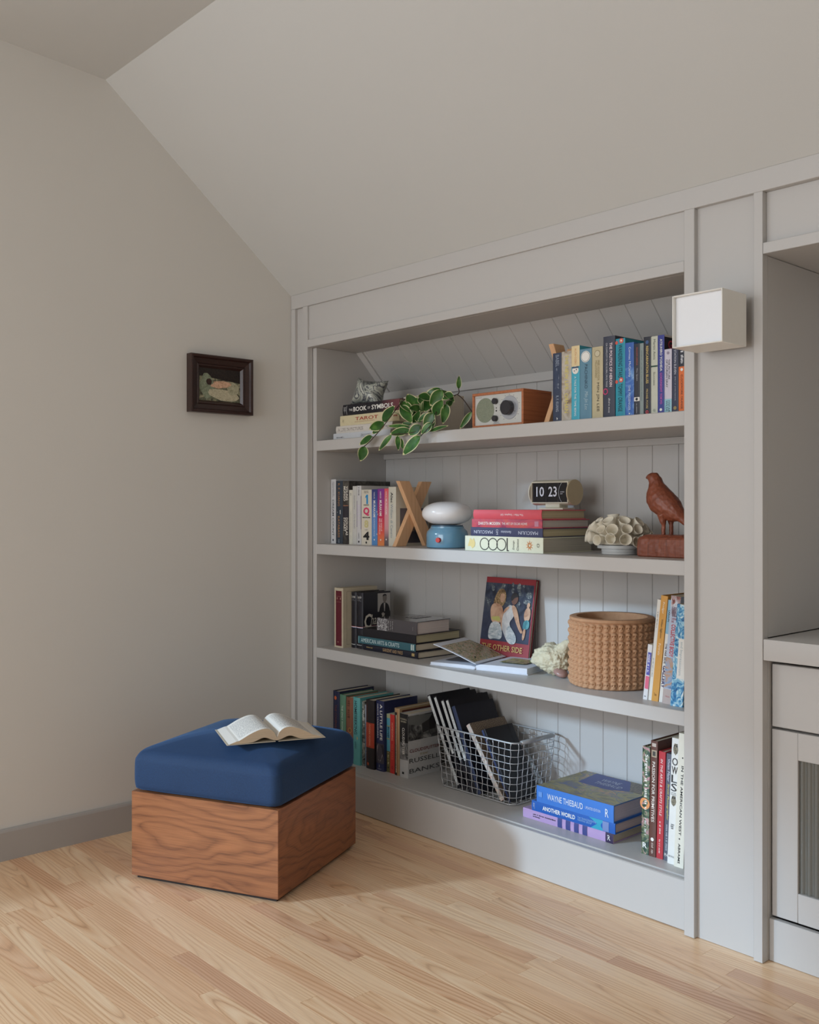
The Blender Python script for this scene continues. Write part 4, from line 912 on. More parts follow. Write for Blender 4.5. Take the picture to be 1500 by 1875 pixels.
lathe('knob', [(0, 0), (.0085, 0), (.0085, .009), (.0075, .0105), (0, .0105)], flat((206, 34, 26), .35, .03, 'red_knob'), lamp, (.0705 * math.cos(ka), .0705 * math.sin(ka), .0285), 24, (PI / 2, 0, ka + PI / 2))

# coral-like ceramic
M_COR = flat((226, 218, 200), .6, .05, 'unglazed_porcelain')
cor = thing('ceramic_coral', 'white ceramic coral dome of open tubes on a round foot', 'ornament', (1.3875, .195, S2))
lathe('foot', [(0, .0005), (.050, .0005), (.0515, .002), (.0515, .006), (.0505, .007), (.052, .009), (.052, .018), (.064, .0185), (.064, .0275), (.05, .028), (0, .028)], flat((206, 206, 204), .5, .03, 'foot_glaze'), cor, seg=48)
lathe('core', [(0, .028), (.066, .030), (.068, .045), (.060, .064), (.043, .078), (.02, .086), (0, .088)], M_COR, cor, seg=32)
seg = 14; prof = [(.0085, 0), (.0120, .012), (.0168, .032), (.0165, .0332), (.0153, .0325), (.0112, .014), (.008, .002), (.0, .001)]
vs, fs = [], []
for r, z_ in prof:
    for k in range(seg): vs.append((r * math.cos(2 * PI * k / seg), r * math.sin(2 * PI * k / seg), z_))
for i in range(len(prof) - 1):
    for k in range(seg): k2 = (k + 1) % seg; fs.append((i * seg + k, i * seg + k2, (i + 1) * seg + k2, (i + 1) * seg + k))
tme = bpy.data.meshes.new('coral_tube'); tme.from_pydata(vs, [], fs); tme.materials.append(M_COR)
for p in tme.polygons: p.use_smooth = True
rr = random.Random(3)
for ri, (el, cnt) in enumerate(((4, 15), (26, 13), (50, 9), (74, 4))):
    for k in range(cnt):
        az = 2 * PI * (k + .5 * (ri % 2)) / cnt + rr.uniform(-.06, .06); e_ = math.radians(el + rr.uniform(-4, 4))
        d = Vector((math.cos(e_) * math.cos(az), math.cos(e_) * math.sin(az), math.sin(e_) * .95))
        p0 = Vector((d.x * .064, d.y * .064, .042 + d.z * .044))
        o = obj_me('coral_tube', tme, None, cor, tuple(p0), None)
        dd = (d + Vector((rr.uniform(-.2, .2), rr.uniform(-.2, .2), rr.uniform(-.1, .2)))).normalized()
        o.rotation_mode = 'QUATERNION'; o.rotation_quaternion = dd.to_track_quat('Z', 'X') @ Matrix.Rotation(rr.uniform(0, 6), 4, 'Z').to_quaternion()
        s_ = rr.uniform(.86, 1.12); o.scale = (s_, s_ * rr.uniform(.78, 1), s_)

# carved wooden bird
M_BIRD = wood('carved_hardwood', (70, 30, 20), (118, 60, 40), (146, 80, 56), along=2, freq=70, s=.4, amp=4, rough=.42, fine=.4)
bird = thing('carved_bird', 'carved reddish wooden bird standing on a rough wooden block', 'sculpture', (1.56, .17, S2))
SECT = [((1.4995, 1.1868), (1.4995, 1.1790)), ((1.5055, 1.1915), (1.5050, 1.1778)), ((1.5152, 1.1972), (1.5102, 1.1721)), ((1.5315, 1.1971), (1.5115, 1.1646)), ((1.5454, 1.1825), (1.5076, 1.1498)), ((1.5529, 1.1658), (1.5032, 1.1311)), ((1.572, 1.1489), (1.5048, 1.1106)), ((1.5909, 1.1322), (1.5185, 1.0882)), ((1.6054, 1.1158), (1.5465, 1.0717)), ((1.6168, 1.094), (1.5762, 1.0591)), ((1.6261, 1.0759), (1.6034, 1.0594)), ((1.6363, 1.0525), (1.624, 1.0469))]
DEP = [.004, .0085, .0145, .017, .019, .026, .034, .036, .032, .024, .016, .010]
vs, fs = [], []; seg = 20
vs.append((1.4945 - 1.56, 0, 1.1818 - S2))
for (a, b), d in zip(SECT, DEP):
    A = Vector((a[0] - 1.56, 0, a[1] - S2)); B = Vector((b[0] - 1.56, 0, b[1] - S2)); c = (A + B) / 2; h = (A - B) / 2
    for k in range(seg):
        an = 2 * PI * k / seg; p = c + h * math.cos(an); vs.append((p.x, d * math.sin(an), p.z))
n = len(SECT)
for k in range(seg): fs.append((0, 1 + k, 1 + (k + 1) % seg))
for i in range(n - 1):
    for k in range(seg): k2 = (k + 1) % seg; fs.append((1 + i * seg + k, 1 + (i + 1) * seg + k, 1 + (i + 1) * seg + k2, 1 + i * seg + k2))
fs.append(tuple(1 + (n - 1) * seg + k for k in range(seg)))
# carved surface + legs in one continuous mesh
def add_tube(vs, fs, pts, radii, seg=10):
    v2, f2 = tube_geo(pts, 0, seg, False, radii); o_ = len(vs); vs += v2; fs += [tuple(i + o_ for i in f) for f in f2]
for dx, dy in ((0, -.012), (.009, .012)):
    add_tube(vs, fs, [(-.001 + dx, dy * 1.2, .118), (.001 + dx, dy * 1.1, .100), (.003 + dx, dy, .088), (.003 + dx, dy, .066), (.0 + dx, dy, .058)], [.014, .009, .006, .0055, .008])
bo = obj('bird_body', vs, fs, M_BIRD, bird, smooth=True)
rm = bo.modifiers.new('weld', 'REMESH'); rm.mode = 'VOXEL'; rm.voxel_size = .0017; rm.use_smooth_shade = True
tx = bpy.data.textures.new('chisel', 'VORONOI'); tx.noise_scale = .012
dm = bo.modifiers.new('chisel', 'DISPLACE'); dm.texture = tx; dm.strength = .0022; dm.mid_level = .5; dm.texture_coords = 'LOCAL'
bm = bmesh.new(); 
pts = [(-.078, -.020), (-.060, -.047), (.10, -.052), (.10, .045), (-.078, .045)]
lo = [bm.verts.new((x, y_, .0005)) for x, y_ in pts]; mi = [bm.verts.new((x * 1.0, y_, .030)) for x, y_ in pts]; hi = [bm.verts.new((x * .97, y_ * .95, .052)) for x, y_ in pts]
tp = [bm.verts.new((x * .72 + .004, y_ * .65, .0615)) for x, y_ in pts]
bm.faces.new(lo[::-1]); bm.faces.new(tp)
for A_, B_ in ((lo, mi), (mi, hi), (hi, tp)):
    for i in range(5): j = (i + 1) % 5; bm.faces.new((A_[i], A_[j], B_[j], B_[i]))
bmesh.ops.bevel(bm, geom=bm.edges[:], offset=.003, segments=1, affect='EDGES')
blk = obj_bm('carved_block', bm, M_BIRD, bird)
ss = blk.modifiers.new('facets', 'SUBSURF'); ss.subdivision_type = 'SIMPLE'; ss.levels = 4; ss.render_levels = 4
dm = blk.modifiers.new('chisel', 'DISPLACE'); dm.texture = tx; dm.strength = .0018; dm.mid_level = .2; dm.texture_coords = 'LOCAL'

# table radio
radio = thing('table_radio', 'small wooden table radio with silver front and round dial', 'radio', (.9225, .052, S1))
M_CH = wood('cherry_cabinet', (136, 76, 48), (164, 98, 64), (184, 116, 78), along=1, freq=70, s=.06, amp=2, rough=.35, fine=.3)
M_SIL = flat((206, 206, 202), .38, .02, 'silver_front', metallic=.25); M_KN = flat((44, 42, 48), .35, .03, 'black_knob')
RW, RH, RD, tt = .216, .1115, .135, .0085
for nm, a in (('cabinet_top', (0, RW, 0, RD, RH - tt, RH)), ('cabinet_bottom', (0, RW, 0, RD, .0005, tt)), ('cabinet_side', (0, tt, 0, RD, tt, RH - tt)), ('cabinet_side', (RW - tt, RW, 0, RD, tt, RH - tt)), ('cabinet_back', (tt, RW - tt, RD - .006, RD - .001, tt, RH - tt))):
    box(nm, *a, M_CH, radio, .0008, 1)
fp = box('front_panel', tt, RW - tt, .005, .009, tt, RH - tt, M_SIL, radio)
def fdisc(nm, x, z_, r, y0, y1, mat, seg=36, bev=.0012):
    return lathe(nm, [(0, 0), (r, 0), (r, (y0 - y1) - bev), (r - bev, y0 - y1), (0, y0 - y1)], mat, radio, (x, y0, z_), seg, (PI / 2, 0, 0))
n = NT('speaker_mesh'); v = n.coord((1, 1, 1)); vo = n.n('ShaderNodeTexVoronoi'); n.l(v, vo.inputs['Vector']); vo.inputs['Scale'].default_value = 700
n.l(n.ramp(vo.outputs[0], [(.2, lin((84, 92, 76))), (.5, lin((146, 152, 132)))]), n.b.inputs['Base Color']); n.bsdf(Roughness=.5, Metallic=.3)
fdisc('speaker_grille', .052, .0555, .039, .005, .0042, n.m, 48, .0003)
fdisc('dial', .155, .0575, .037, .005, .0035, flat((190, 194, 202), .25, .02, metallic=.5), 48)
fdisc('tuning_knob', .153, .0565, .0225, .0035, -.014, M_KN, 40, .002)
fdisc('knob', .098, .081, .0095, .005, -.006, M_KN); fdisc('knob', .098, .027, .0095, .005, -.006, M_KN)
fdisc('indicator', .100, .060, .0022, .005, .0045, M_KN, 12, .0001); fdisc('indicator', .100, .051, .003, .005, .0045, M_KN, 12, .0001)
for i in range(13):
    a = math.radians(-55 + 290 * i / 12); x_, z_ = .155 + .0415 * math.cos(a), .0565 + .0415 * math.sin(a)
    if z_ < RH - tt - .003 and x_ < RW - tt - .002 and z_ > tt + .002: box('dial_mark', x_ - .002, x_ + .002, .0046, .005, z_ - .0008, z_ + .0008, flat((130, 130, 130), .5, .02), radio)
letter('maker_lettering', 'Tivoli Audio', lambda a, b: (.012 + .026 * a, .0047, .0955 + .003 * b), flat((120, 120, 120), .5, .02), radio)
letter('model_lettering', 'Bluetooth', lambda a, b: (.090 + .020 * a, .0047, .0135 + .003 * b), flat((70, 80, 130), .5, .02), radio)
letter('model_lettering', 'MODEL ONE', lambda a, b: (.086 + .03 * a, .0047, .0098 + .002 * b), flat((140, 140, 140), .5, .02), radio)
box('pointer', .176, .181, .0028, .0036, .0445, .0455, M_KN, radio)

# trailing plant in a square planter
M_POT = flat((206, 196, 178), .6, .04, 'cream_ceramic')
pl = thing('trailing_plant', 'trailing plant with cream-edged green leaves in a square cream planter', 'plant', (.605, .185, S1))
PT = .140; hwx, hwy = .082, .070
for nm, a in (('planter_wall', (-hwx, hwx, -hwy, -hwy + .007, .0005, PT)), ('planter_wall', (-hwx, hwx, hwy - .007, hwy, .0005, PT)), ('planter_wall', (-hwx, -hwx + .007, -hwy + .007, hwy - .007, .0005, PT)), ('planter_wall', (hwx - .007, hwx, -hwy + .007, hwy - .007, .0005, PT)), ('planter_base', (-hwx + .007, hwx - .007, -hwy + .007, hwy - .007, .0005, .01))):
    box(nm, *a, M_POT, pl, .0012, 1)
box('soil', -hwx + .0075, hwx - .0075, -hwy + .0075, hwy - .0075, PT - .03, PT - .012, flat((44, 34, 28), .95, .4, 'soil', 200), pl)
n = NT('leaf_green'); v = n.coord(rnd=9.0); f = n.noise(v, 30, 4)
n.l(n.ramp(f, [(.3, lin((36, 76, 32))), (.55, lin((56, 104, 40))), (.75, lin((92, 138, 58)))]), n.b.inputs['Base Color']); n.bsdf(Roughness=.35)
n.b.inputs['Subsurface Weight'].default_value = .05
M_LEAF = n.m; M_EDGE = flat((214, 210, 164), .45, .06, 'leaf_margin'); M_STEM = flat((62, 44, 34), .6, .1, 'plant_stem')
CAMP = Vector((3.1115, -2.2181, 1.1))
PLO = Vector(pl.location)
LEAVES = [
 ((0.4647, -0.016, 1.3124),(0.4562, -0.028, 1.2595),0.0323),
 ((0.5019, -0.011, 1.3444),(0.4409, -0.023, 1.3191),0.0293),
 ((0.5584, -0.006, 1.3907),(0.4908, -0.018, 1.368),0.0319),
 ((0.5403, 0.004, 1.3837),(0.4939, -0.008, 1.3538),0.0204),
 ((0.5149, 0.024, 1.3996),(0.5903, 0.012, 1.4457),0.0319),
 ((0.603, 0.094, 1.4504),(0.5794, 0.082, 1.4937),0.0379),
 ((0.5667, 0.064, 1.4671),(0.6401, 0.052, 1.4203),0.0318),
 ((0.58, 0.054, 1.4508),(0.6468, 0.042, 1.3864),0.0345),
 ((0.6292, 0.064, 1.3888),(0.6758, 0.052, 1.4263),0.0214),
 ((0.6778, 0.004, 1.3583),(0.5848, -0.008, 1.3488),0.0255),
 ((0.6559, 0.024, 1.3706),(0.5487, 0.012, 1.3822),0.0143),
 ((0.609, -0.016, 1.3442),(0.5509, -0.028, 1.2922),0.0186),
 ((0.6277, -0.006, 1.3409),(0.6455, -0.018, 1.29),0.0170),
 ((0.6293, 0.004, 1.3327),(0.6575, -0.008, 1.2941),0.0142),
 ((0.7635, -0.026, 1.3312),(0.6846, -0.038, 1.2722),0.0359),
 ((0.7314, 0.004, 1.3691),(0.6827, -0.008, 1.3406),0.0307),
 ((0.7727, 0.024, 1.4092),(0.7371, 0.012, 1.3637),0.0333),
 ((0.7109, 0.054, 1.4126),(0.6741, 0.042, 1.3903),0.0170),
 ((0.733, 0.064, 1.4089),(0.7875, 0.052, 1.4543),0.0335),
 ((0.783, 0.074, 1.4423),(0.7773, 0.062, 1.3751),0.0278),
 ((0.763, 0.074, 1.49),(0.7147, 0.062, 1.4397),0.0365),
 ((0.7059, 0.094, 1.4981),(0.6709, 0.082, 1.4601),0.0285),
 ((0.7139, 0.114, 1.5018),(0.6391, 0.102, 1.4873),0.0201),
 ((0.7445, 0.094, 1.4919),(0.8123, 0.082, 1.4489),0.0252),
 ((0.7525, 0.104, 1.444),(0.7945, 0.092, 1.4525),0.0196),
 ((0.6833, 0.084, 1.4622),(0.6711, 0.072, 1.4223),0.0314),
 ((0.637, 0.104, 1.4789),(0.6414, 0.092, 1.4257),0.0173),
 ((0.7857, 0.004, 1.3741),(0.7442, -0.008, 1.34),0.0248),
 ((0.7652, 0.014, 1.3497),(0.858, 0.002, 1.3626),0.0123),
 ((0.7902, 0.124, 1.4959),(0.8041, 0.112, 1.5384),0.0154),
 ((0.9085, 0.064, 1.4062),(0.8654, 0.052, 1.3527),0.0163),
 ((0.7207, 0.014, 1.348),(0.68, 0.002, 1.3413),0.0112),
 ((0.6316, 0.054, 1.3838),(0.5955, 0.042, 1.3882),0.0115)]
STEMS = [[(0.5574, 0.13, 1.4778), (0.5723, 0.09, 1.4791), (0.5823, 0.05, 1.4591), (0.5625, 0.0, 1.3908), (0.5054, -0.012, 1.3384), (0.4671, -0.018, 1.3122)],
 [(0.6183, 0.17, 1.4795), (0.70, 0.13, 1.496), (0.7884, 0.1, 1.4717), (0.8081, 0.1, 1.4728), (0.8491, 0.09, 1.4493), (0.9076, 0.065, 1.4077)],
 [(0.8081, 0.1, 1.4728), (0.806, 0.11, 1.4822), (0.7942, 0.12, 1.4952)],
 [(0.6183, 0.15, 1.4795), (.65, .10, 1.492), (0.7045, 0.075, 1.4135), (0.725, 0.01, 1.3581), (0.6794, -0.005, 1.3459), (0.6258, -0.01, 1.3466), (0.6113, -0.018, 1.344)],
 [(0.6183, 0.15, 1.4795), (.70, .10, 1.488), (0.7476, 0.06, 1.4154), (0.7814, 0.01, 1.3747), (0.7571, -0.02, 1.3319)]]
def leaf(b, t, wd, seed):
    r_ = random.Random(seed)
    b, t = Vector(b), Vector(t); ax = t - b; L = ax.length; ax.normalize()
    vw = (CAMP - (b + t) / 2).normalized() + Vector((r_.uniform(-.35, .35), r_.uniform(-.35, .35), r_.uniform(.0, .6)))
    sd = ax.cross(vw).normalized(); nn = sd.cross(ax).normalized()
    n = 12; vs, fs, fm = [], [], []
    cols = (-1, -.84, -.42, 0, .42, .84, 1)
    for i in range(n + 1):
        s = i / n
        wprof = (math.sin(PI * min(1, s ** .82)) ** .75) * (1 - .18 * s) if 0 < s < 1 else .02
        for c in cols:
            q = wd / 2 * wprof * c * 1.3
            curl = .10 * wd * abs(c) ** 1.5 - .16 * L * (s - .35) ** 2
            wave = .02 * wd * math.sin(9 * s + seed) * abs(c)
            vs.append(b + ax * (L * s) + sd * q + nn * (curl + wave) - PLO)
    m = len(cols)
    for i in range(n):
        for j in range(m - 1):
            fs.append((i * m + j, i * m + j + 1, (i + 1) * m + j + 1, (i + 1) * m + j)); fm.append(1 if j in (0, m - 2) or i == n - 1 else 0)
    return obj('leaf', vs, fs, None, pl, smooth=True, mats=[M_LEAF, M_EDGE], fm=fm)
def smooth_path(P, k=6):
    P = [Vector(p) for p in P]; out = []
    for i in range(len(P) - 1):
        p0, p1, p2, p3 = P[max(i - 1, 0)], P[i], P[i + 1], P[min(i + 2, len(P) - 1)]
        for j in range(k):
            t = j / k; out.append(.5 * ((2 * p1) + (p2 - p0) * t + (2 * p0 - 5 * p1 + 4 * p2 - p3) * t * t + (3 * p1 - p0 - 3 * p2 + p3) * t ** 3))
    out.append(P[-1]); return out
rl = random.Random(21)
for k in range(12):
    b_ = Vector((rl.uniform(.60, .80), rl.uniform(.075, .12), rl.uniform(1.375, 1.475))); d_ = Vector((rl.uniform(-.5, .5), rl.uniform(-.5, .1), rl.uniform(-1, .25))).normalized()
    LEAVES.append((tuple(b_), tuple(b_ + d_ * rl.uniform(.045, .065)), rl.uniform(.024, .034)))
for i, (b, t, wd) in enumerate(LEAVES): leaf(b, t, wd, i)
allst = []
for s in STEMS:
    P_ = smooth_path(s); allst += P_
    tube('stem', [p - PLO for p in P_], .0016, M_STEM, pl, 6)
for b, t, wd in LEAVES:            # short leaf stalks to the nearest stem
    b = Vector(b); q = min(allst, key=lambda p: (p - b).length)
    if (q - b).length > .003: tube('leaf_stalk', [b - PLO, (b + q) / 2 - PLO + Vector((0, 0, .003)), q - PLO], .0009, M_LEAF, pl, 5)

# ---------------------------------------------------------------- shelf 3: clay pot, shell, open book
n = NT('terracotta_clay'); v = n.coord(); f = n.noise(v, 40, 4, .6)
n.l(n.mix(f, lin((166, 120, 88)), lin((204, 160, 122))), n.b.inputs['Base Color']); n.bsdf(Roughness=.85); n.bump(n.noise(v, 300, 3), .25, .0006)
M_CLAY = n.m
PR, PH = .127, .204
pot = thing('clay_pot', 'round clay pot covered with rows of small moulded skulls', 'pot', (1.347, .2135, S3))
lathe('pot_wall', [(0, .0005), (PR - .010, .0005), (PR - .006, .004), (PR - .005, .010), (PR - .005, PH - .013), (PR - .001, PH - .008), (PR - .002, PH - .001), (PR - .008, PH + .001), (PR - .022, PH), (PR - .024, PH - .006), (PR - .024, .02), (0, .02)], M_CLAY, pot, seg=72)
NX, NZ = 10, 12; sw, sh = .0205, .0238
vs, fs = [], []
def skull_h(x, z):            # x,z in -1..1
    head = max(0, 1 - (x / .92) ** 2 - ((z - .25) / .75) ** 2); jaw = max(0, 1 - (x / .7) ** 2 - ((z + .5) / .46) ** 2)
    h = max(head ** .5, .62 * jaw ** .5)
    for ex in (-.36, .36): h -= 1.05 * math.exp(-(((x - ex) / .21) ** 2 + ((z - .10) / .18) ** 2))
    h -= .3 * math.exp(-((x / .09) ** 2 + ((z + .26) / .12) ** 2)) + .2 * math.exp(-((x / .4) ** 2 + ((z + .56) / .05) ** 2))
    return max(h, 0)
for j in range(NZ + 1):
    for i in range(NX + 1):
        x, z_ = 2 * i / NX - 1, 2 * j / NZ - 1; vs.append((x * sw / 2 * 1.03, -.0098 * skull_h(x, z_), z_ * sh / 2))
for j in range(NZ):
    for i in range(NX): a = j * (NX + 1) + i; fs.append((a, a + 1, a + NX + 2, a + NX + 1))
sme = bpy.data.meshes.new('skull'); sme.from_pydata(vs, [], fs); sme.materials.append(M_CLAY)
for p in sme.polygons: p.use_smooth = True
NC = 37
for j in range(8):
    for i in range(NC):
        a = 2 * PI * (i + .02 * math.sin(j * 7 + i)) / NC
        obj_me('skull', sme, None, pot, ((PR - .0055) * math.sin(a), -(PR - .0055) * math.cos(a), .0135 + .0236 * j + sh * .06), (0, .04 * math.sin(i * 3 + j * 5), a))

# conch shell
n = NT('shell_chalk'); v = n.coord(); f = n.noise(v, 90, 4, .7)
n.l(n.mix(f, lin((196, 184, 148)), lin((232, 226, 204))), n.b.inputs['Base Color']); n.bsdf(Roughness=.75); n.bump(n.noise(v, 140, 4, .7), .9, .004)
sh_ = thing('conch_shell', 'cream spiny conch shell lying between open book and clay pot', 'shell', (1.142, .205, S3))
bm = bmesh.new(); bmesh.ops.create_icosphere(bm, subdivisions=5, radius=1)
ax = Vector((.80, -.25, .55)).normalized()
from mathutils import noise as mnoise
for v_ in bm.verts:
    d = v_.co.normalized()
    t = d.dot(ax)
    r = .050 * (1.0 - .22 * t)                     # fat at one end
    ang_ = math.atan2(d.cross(ax).z, d.cross(ax).y)
    ridge = .5 + .5 * math.sin(16 * t + 1.2 * ang_)
    r *= 1 + .09 * ridge + .12 * mnoise.noise(d * 3.1) + .09 * mnoise.noise(d * 8) + .06 * mnoise.noise(d * 19)
    for sd_, am, wd_ in (((.50, .0, .88), 1.0, .045), ((-.5, .2, .75), .22, .08), ((-.9, -.2, .1), .28, .12), ((-.2, -.8, .5), .2, .06), ((.2, .5, .8), .3, .05), ((-.7, .5, -.3), .2, .08), ((-.6, -.7, -.2), .2, .08)):
        s_ = Vector(sd_).normalized(); r *= 1 + am * math.exp(-(1 - d.dot(s_)) / wd_)
    v_.co = Vector((d.x * 1.12, d.y * .85, d.z * .82)) * r
zmin = min(v_.co.z for v_ in bm.verts)
obj_bm('shell_body', bm, n.m, sh_, (0, 0, -zmin + .0003), None, True)
bm = bmesh.new(); bmesh.ops.create_icosphere(bm, subdivisions=3, radius=1)
for v_ in bm.verts: v_.co = Vector((v_.co.x * .030, v_.co.y * .022, v_.co.z * .013))
obj_bm('shell_lip', bm, flat((160, 126, 118), .3, .08, 'shell_lip'), sh_, (.030, -.016, .016), (0, .3, -.4), True)

# open photo book on the third shelf
def curved_block(name, w, h, th0, th1, bow, mat, parent, n=12, loc=(0, 0, 0), rot=(0, 0, 0)):
    """half of an open book: width along +x from the gutter, length along +y; top bows up near the gutter"""
    vs, fs = [], []
    for i in range(n + 1):
        s = i / n; x = w * s
        top = th0 + (th1 - th0) * s + bow * (math.sin(PI * min(1, s * 1.0) ** .6) ** 1.2)
        if s < .06: top *= .75
        for y_ in (0, h): vs += [(x, y_, 0), (x, y_, top)]
    for i in range(n):
        a, b = 4 * i, 4 * (i + 1)
        fs += [(a, b, b + 1, a + 1), (a + 3, b + 3, b + 2, a + 2), (a + 1, b + 1, b + 3, a + 3), (a + 2, b + 2, b, a)]
    fs += [(0, 1, 3, 2), (4 * n, 4 * n + 2, 4 * n + 3, 4 * n + 1)]
    return obj(name, vs, fs, mat, parent, loc, rot)
M_PW = flat((214, 218, 228), .5, .02, 'white_page'); M_PE = paper_edges((214, 206, 194), 2)
ob = thing('open_photo_book', 'open white photo book lying on the third shelf before the leaning cover', 'book', (.895, .098, S3), (0, 0, math.radians(13)))
PWd, PLn = .187, .205
box('cover', .003, PWd + .004, -.003, PLn + .003, .0004, .003, M_PW, ob); box('cover', -PWd + .01, -.006, -.003, PLn + .003, .0004, .003, M_PW, ob)
rb = curved_block('page_block', PWd, PLn, .014, .0175, .002, M_PW, ob, loc=(.0, 0, .0031))
curved_block('page_block', PWd - .014, PLn, .008, .007, .001, M_PW, ob, loc=(-.004, PLn, .0031), rot=(0, 0, PI))
tube('spine', [(-.004, -.002, .005), (-.004, PLn, .005)], .0045, M_PW, ob, 8)
p_gar = photo('garden_photograph', [(.32, (40, 50, 34)), (.43, (96, 108, 62)), (.49, (190, 184, 140)), (.53, (180, 92, 72)), (.58, (206, 204, 188)), (.66, (90, 104, 60)), (.78, (150, 150, 140))], 60, 1.8, .3)
p_gar2 = photo('garden_detail', [(.35, (60, 80, 44)), (.46, (110, 140, 70)), (.52, (206, 206, 150)), (.58, (80, 70, 84)), (.7, (170, 186, 150))], 34, 1.2, .3)
obj('printed_photo', [(.055, .055, .0222), (.150, .055, .0224), (.150, .150, .0224), (.055, .150, .0222)], [(0, 1, 2, 3)], p_gar2, rb, (0, 0, -.0016))
# lifted pages
n_ = 14; vs, fs = [], []
for i in range(n_ + 1):
    s = i / n_; x = -.165 * s - .002; z_ = .019 + .052 * s ** 1.25 + .006 * math.sin(PI * s)
    for y_ in (.002, PLn - .002): vs += [(x, y_, z_), (x, y_, z_ - .0022)]
for i in range(n_):
    a, b = 4 * i, 4 * i + 4
    fs += [(a, a + 2, b + 2, b), (a + 1, b + 1, b + 3, a + 3), (a, b, b + 1, a + 1), (a + 2, a + 3, b + 3, b + 2)]
fs += [(4 * n_, 4 * n_ + 2, 4 * n_ + 3, 4 * n_ + 1), (0, 1, 3, 2)]
lp = obj('lifted_page', vs, fs, M_PW, ob)
vs, fs = [], []
for i in range(1, n_ - 1):
    s = i / n_; x = -.165 * s - .002; z_ = .0193 + .052 * s ** 1.25 + .006 * math.sin(PI * s)
    for y_ in (.012, PLn - .006): vs.append((x, y_, z_))
for i in range(n_ - 3): fs.append((2 * i, 2 * i + 1, 2 * i + 3, 2 * i + 2))
obj('printed_photo', vs, fs, p_gar, lp)
obj('printed_photo', [(-.15, .05, .0132), (-.03, .05, .0132), (-.03, .17, .0132), (-.15, .17, .0132)], [(0, 1, 2, 3)], photo('dark_print', [(.4, (40, 46, 66)), (.6, (84, 92, 110))], 12, 1, .3), ob)

# ---------------------------------------------------------------- shelf 4, left row
G4 = 'upright books left on the bottom shelf'
def b4(label, x, T, H, rgb, y, D=.155, **kw): return Book(label, x, T, H, D, y, S4, rgb, group=G4, **kw)
b4('navy hardback with an orange emblem at the far left bottom shelf', .1340, .0390, .2590, (32, 38, 66), .104, hard=True, D=.17).disc(.42, .10, .0075, (196, 96, 54)).t('THE COVENANT OF WATER', .2, .9, .3, .62, (120, 66, 50))
b4('sage green hardback with white lettering left on bottom shelf', .1735, .0355, .2500, (92, 132, 108), .105, hard=True, D=.16).t('THE ONLY WOMAN IN THE ROOM', .16, .9, .34, .62, (214, 222, 206))
b4('copper brown hardback with gold emblem left on bottom shelf', .2095, .0420, .2455, (134, 84, 64), .107, hard=True, D=.155).r(.62, 1, 0, 1, (52, 42, 46)).disc(.6, .50, .010, (180, 130, 70)).disc(.6, .50, .007, (110, 70, 52)).pr(.05, .3, .2, .6, (96, 56, 42)).r(.04, .04 + .9, .70, .72, (190, 150, 110))
b4('turquoise hardback with bold dark title partly behind the ottoman', .2525, .0400, .2515, (96, 170, 170), .106, hard=True, D=.165).t('HOMESEEKING', .05, .55, .22, .62, (24, 40, 52), bold=.015).t('KARISSA', .66, .76, .3, .56, (30, 60, 70), nm='author_lettering').sp([(.6, .57), (.75, .6), (.62, .63)], (206, 170, 96))
p_bw = photo('grey_photograph', [(.35, (34, 34, 34)), (.5, (120, 120, 112)), (.65, (196, 196, 186))], 50, 1.5, .4)
b4('thin black and white photographic book next to turquoise hardback', .2930, .0150, .2400, (96, 96, 92), .115, mat=p_bw, D=.15).t('HAWKS', .14, .3, .25, .8, W_, bold=.02)
b4('thin grey-blue paperback, left of the black and orange hardback', .3085, .0175, .2285, (120, 138, 160), .117, D=.135).r(0, .3, 0, 1, (170, 176, 190)).pr(.3, .8, .34, .66, (206, 214, 222))
b4('black hardback with a broad orange-red band across the spine', .3265, .0465, .2525, (34, 28, 30), .107, hard=True, D=.165).r(.33, .69, 0, 1, (176, 66, 42)).t('OCEAN VUONG', .35, .66, .42, .6, (226, 170, 130), nm='author_lettering').t('THE EMPEROR', .04, .3, .12, .24, (120, 54, 40)).t('OF GLADNESS', .7, .92, .12, .24, (120, 54, 40)).disc(.3, .93, .006, (176, 84, 52))
bk = b4('navy hardback with a black and white face on the spine', .3735, .0435, .2560, (38, 44, 84), .116, hard=True, D=.165)
bk.t('A LITTLE LIFE', .05, .56, .55, .82, W_, bold=.012).t('HANYA YANAGIHARA', .05, .54, .16, .36, W_, nm='author_lettering').r(.61, .89, 0, 1, (70, 66, 76)).sp([(.12, .66), (.3, .62), (.7, .62), (.9, .68), (.85, .78), (.6, .86), (.35, .85), (.15, .76)], (156, 148, 150)).sp([(.6, .62), (.9, .62), (1, .7), (1, .8), (.85, .76), (.8, .68)], (44, 42, 52)).sp([(.22, .7), (.36, .695), (.34, .71), (.24, .715)], (60, 54, 62)).sp([(.25, .795), (.45, .79), (.42, .805), (.28, .81)], (96, 80, 86)).t('anchor', .96, .975, .25, .75, (190, 190, 200), 'h', nm='publisher_lettering').r(.91, .945, .48, .52, (190, 190, 200))
b4('short sky-blue and olive paperback beside the red paperback', .4180, .0205, .2110, (96, 170, 190), .128, D=.135).r(0, .07, 0, 1, (176, 180, 140)).r(.64, 1, 0, 1, (110, 104, 66)).r(.2, .215, 0, 1, (176, 160, 90)).r(.42, .435, 0, 1, (176, 160, 90)).pr(.22, .4, .25, .75, (40, 60, 80)).pr(.66, .86, .3, .7, (206, 196, 150)).disc(.5, .92, .003, K_)
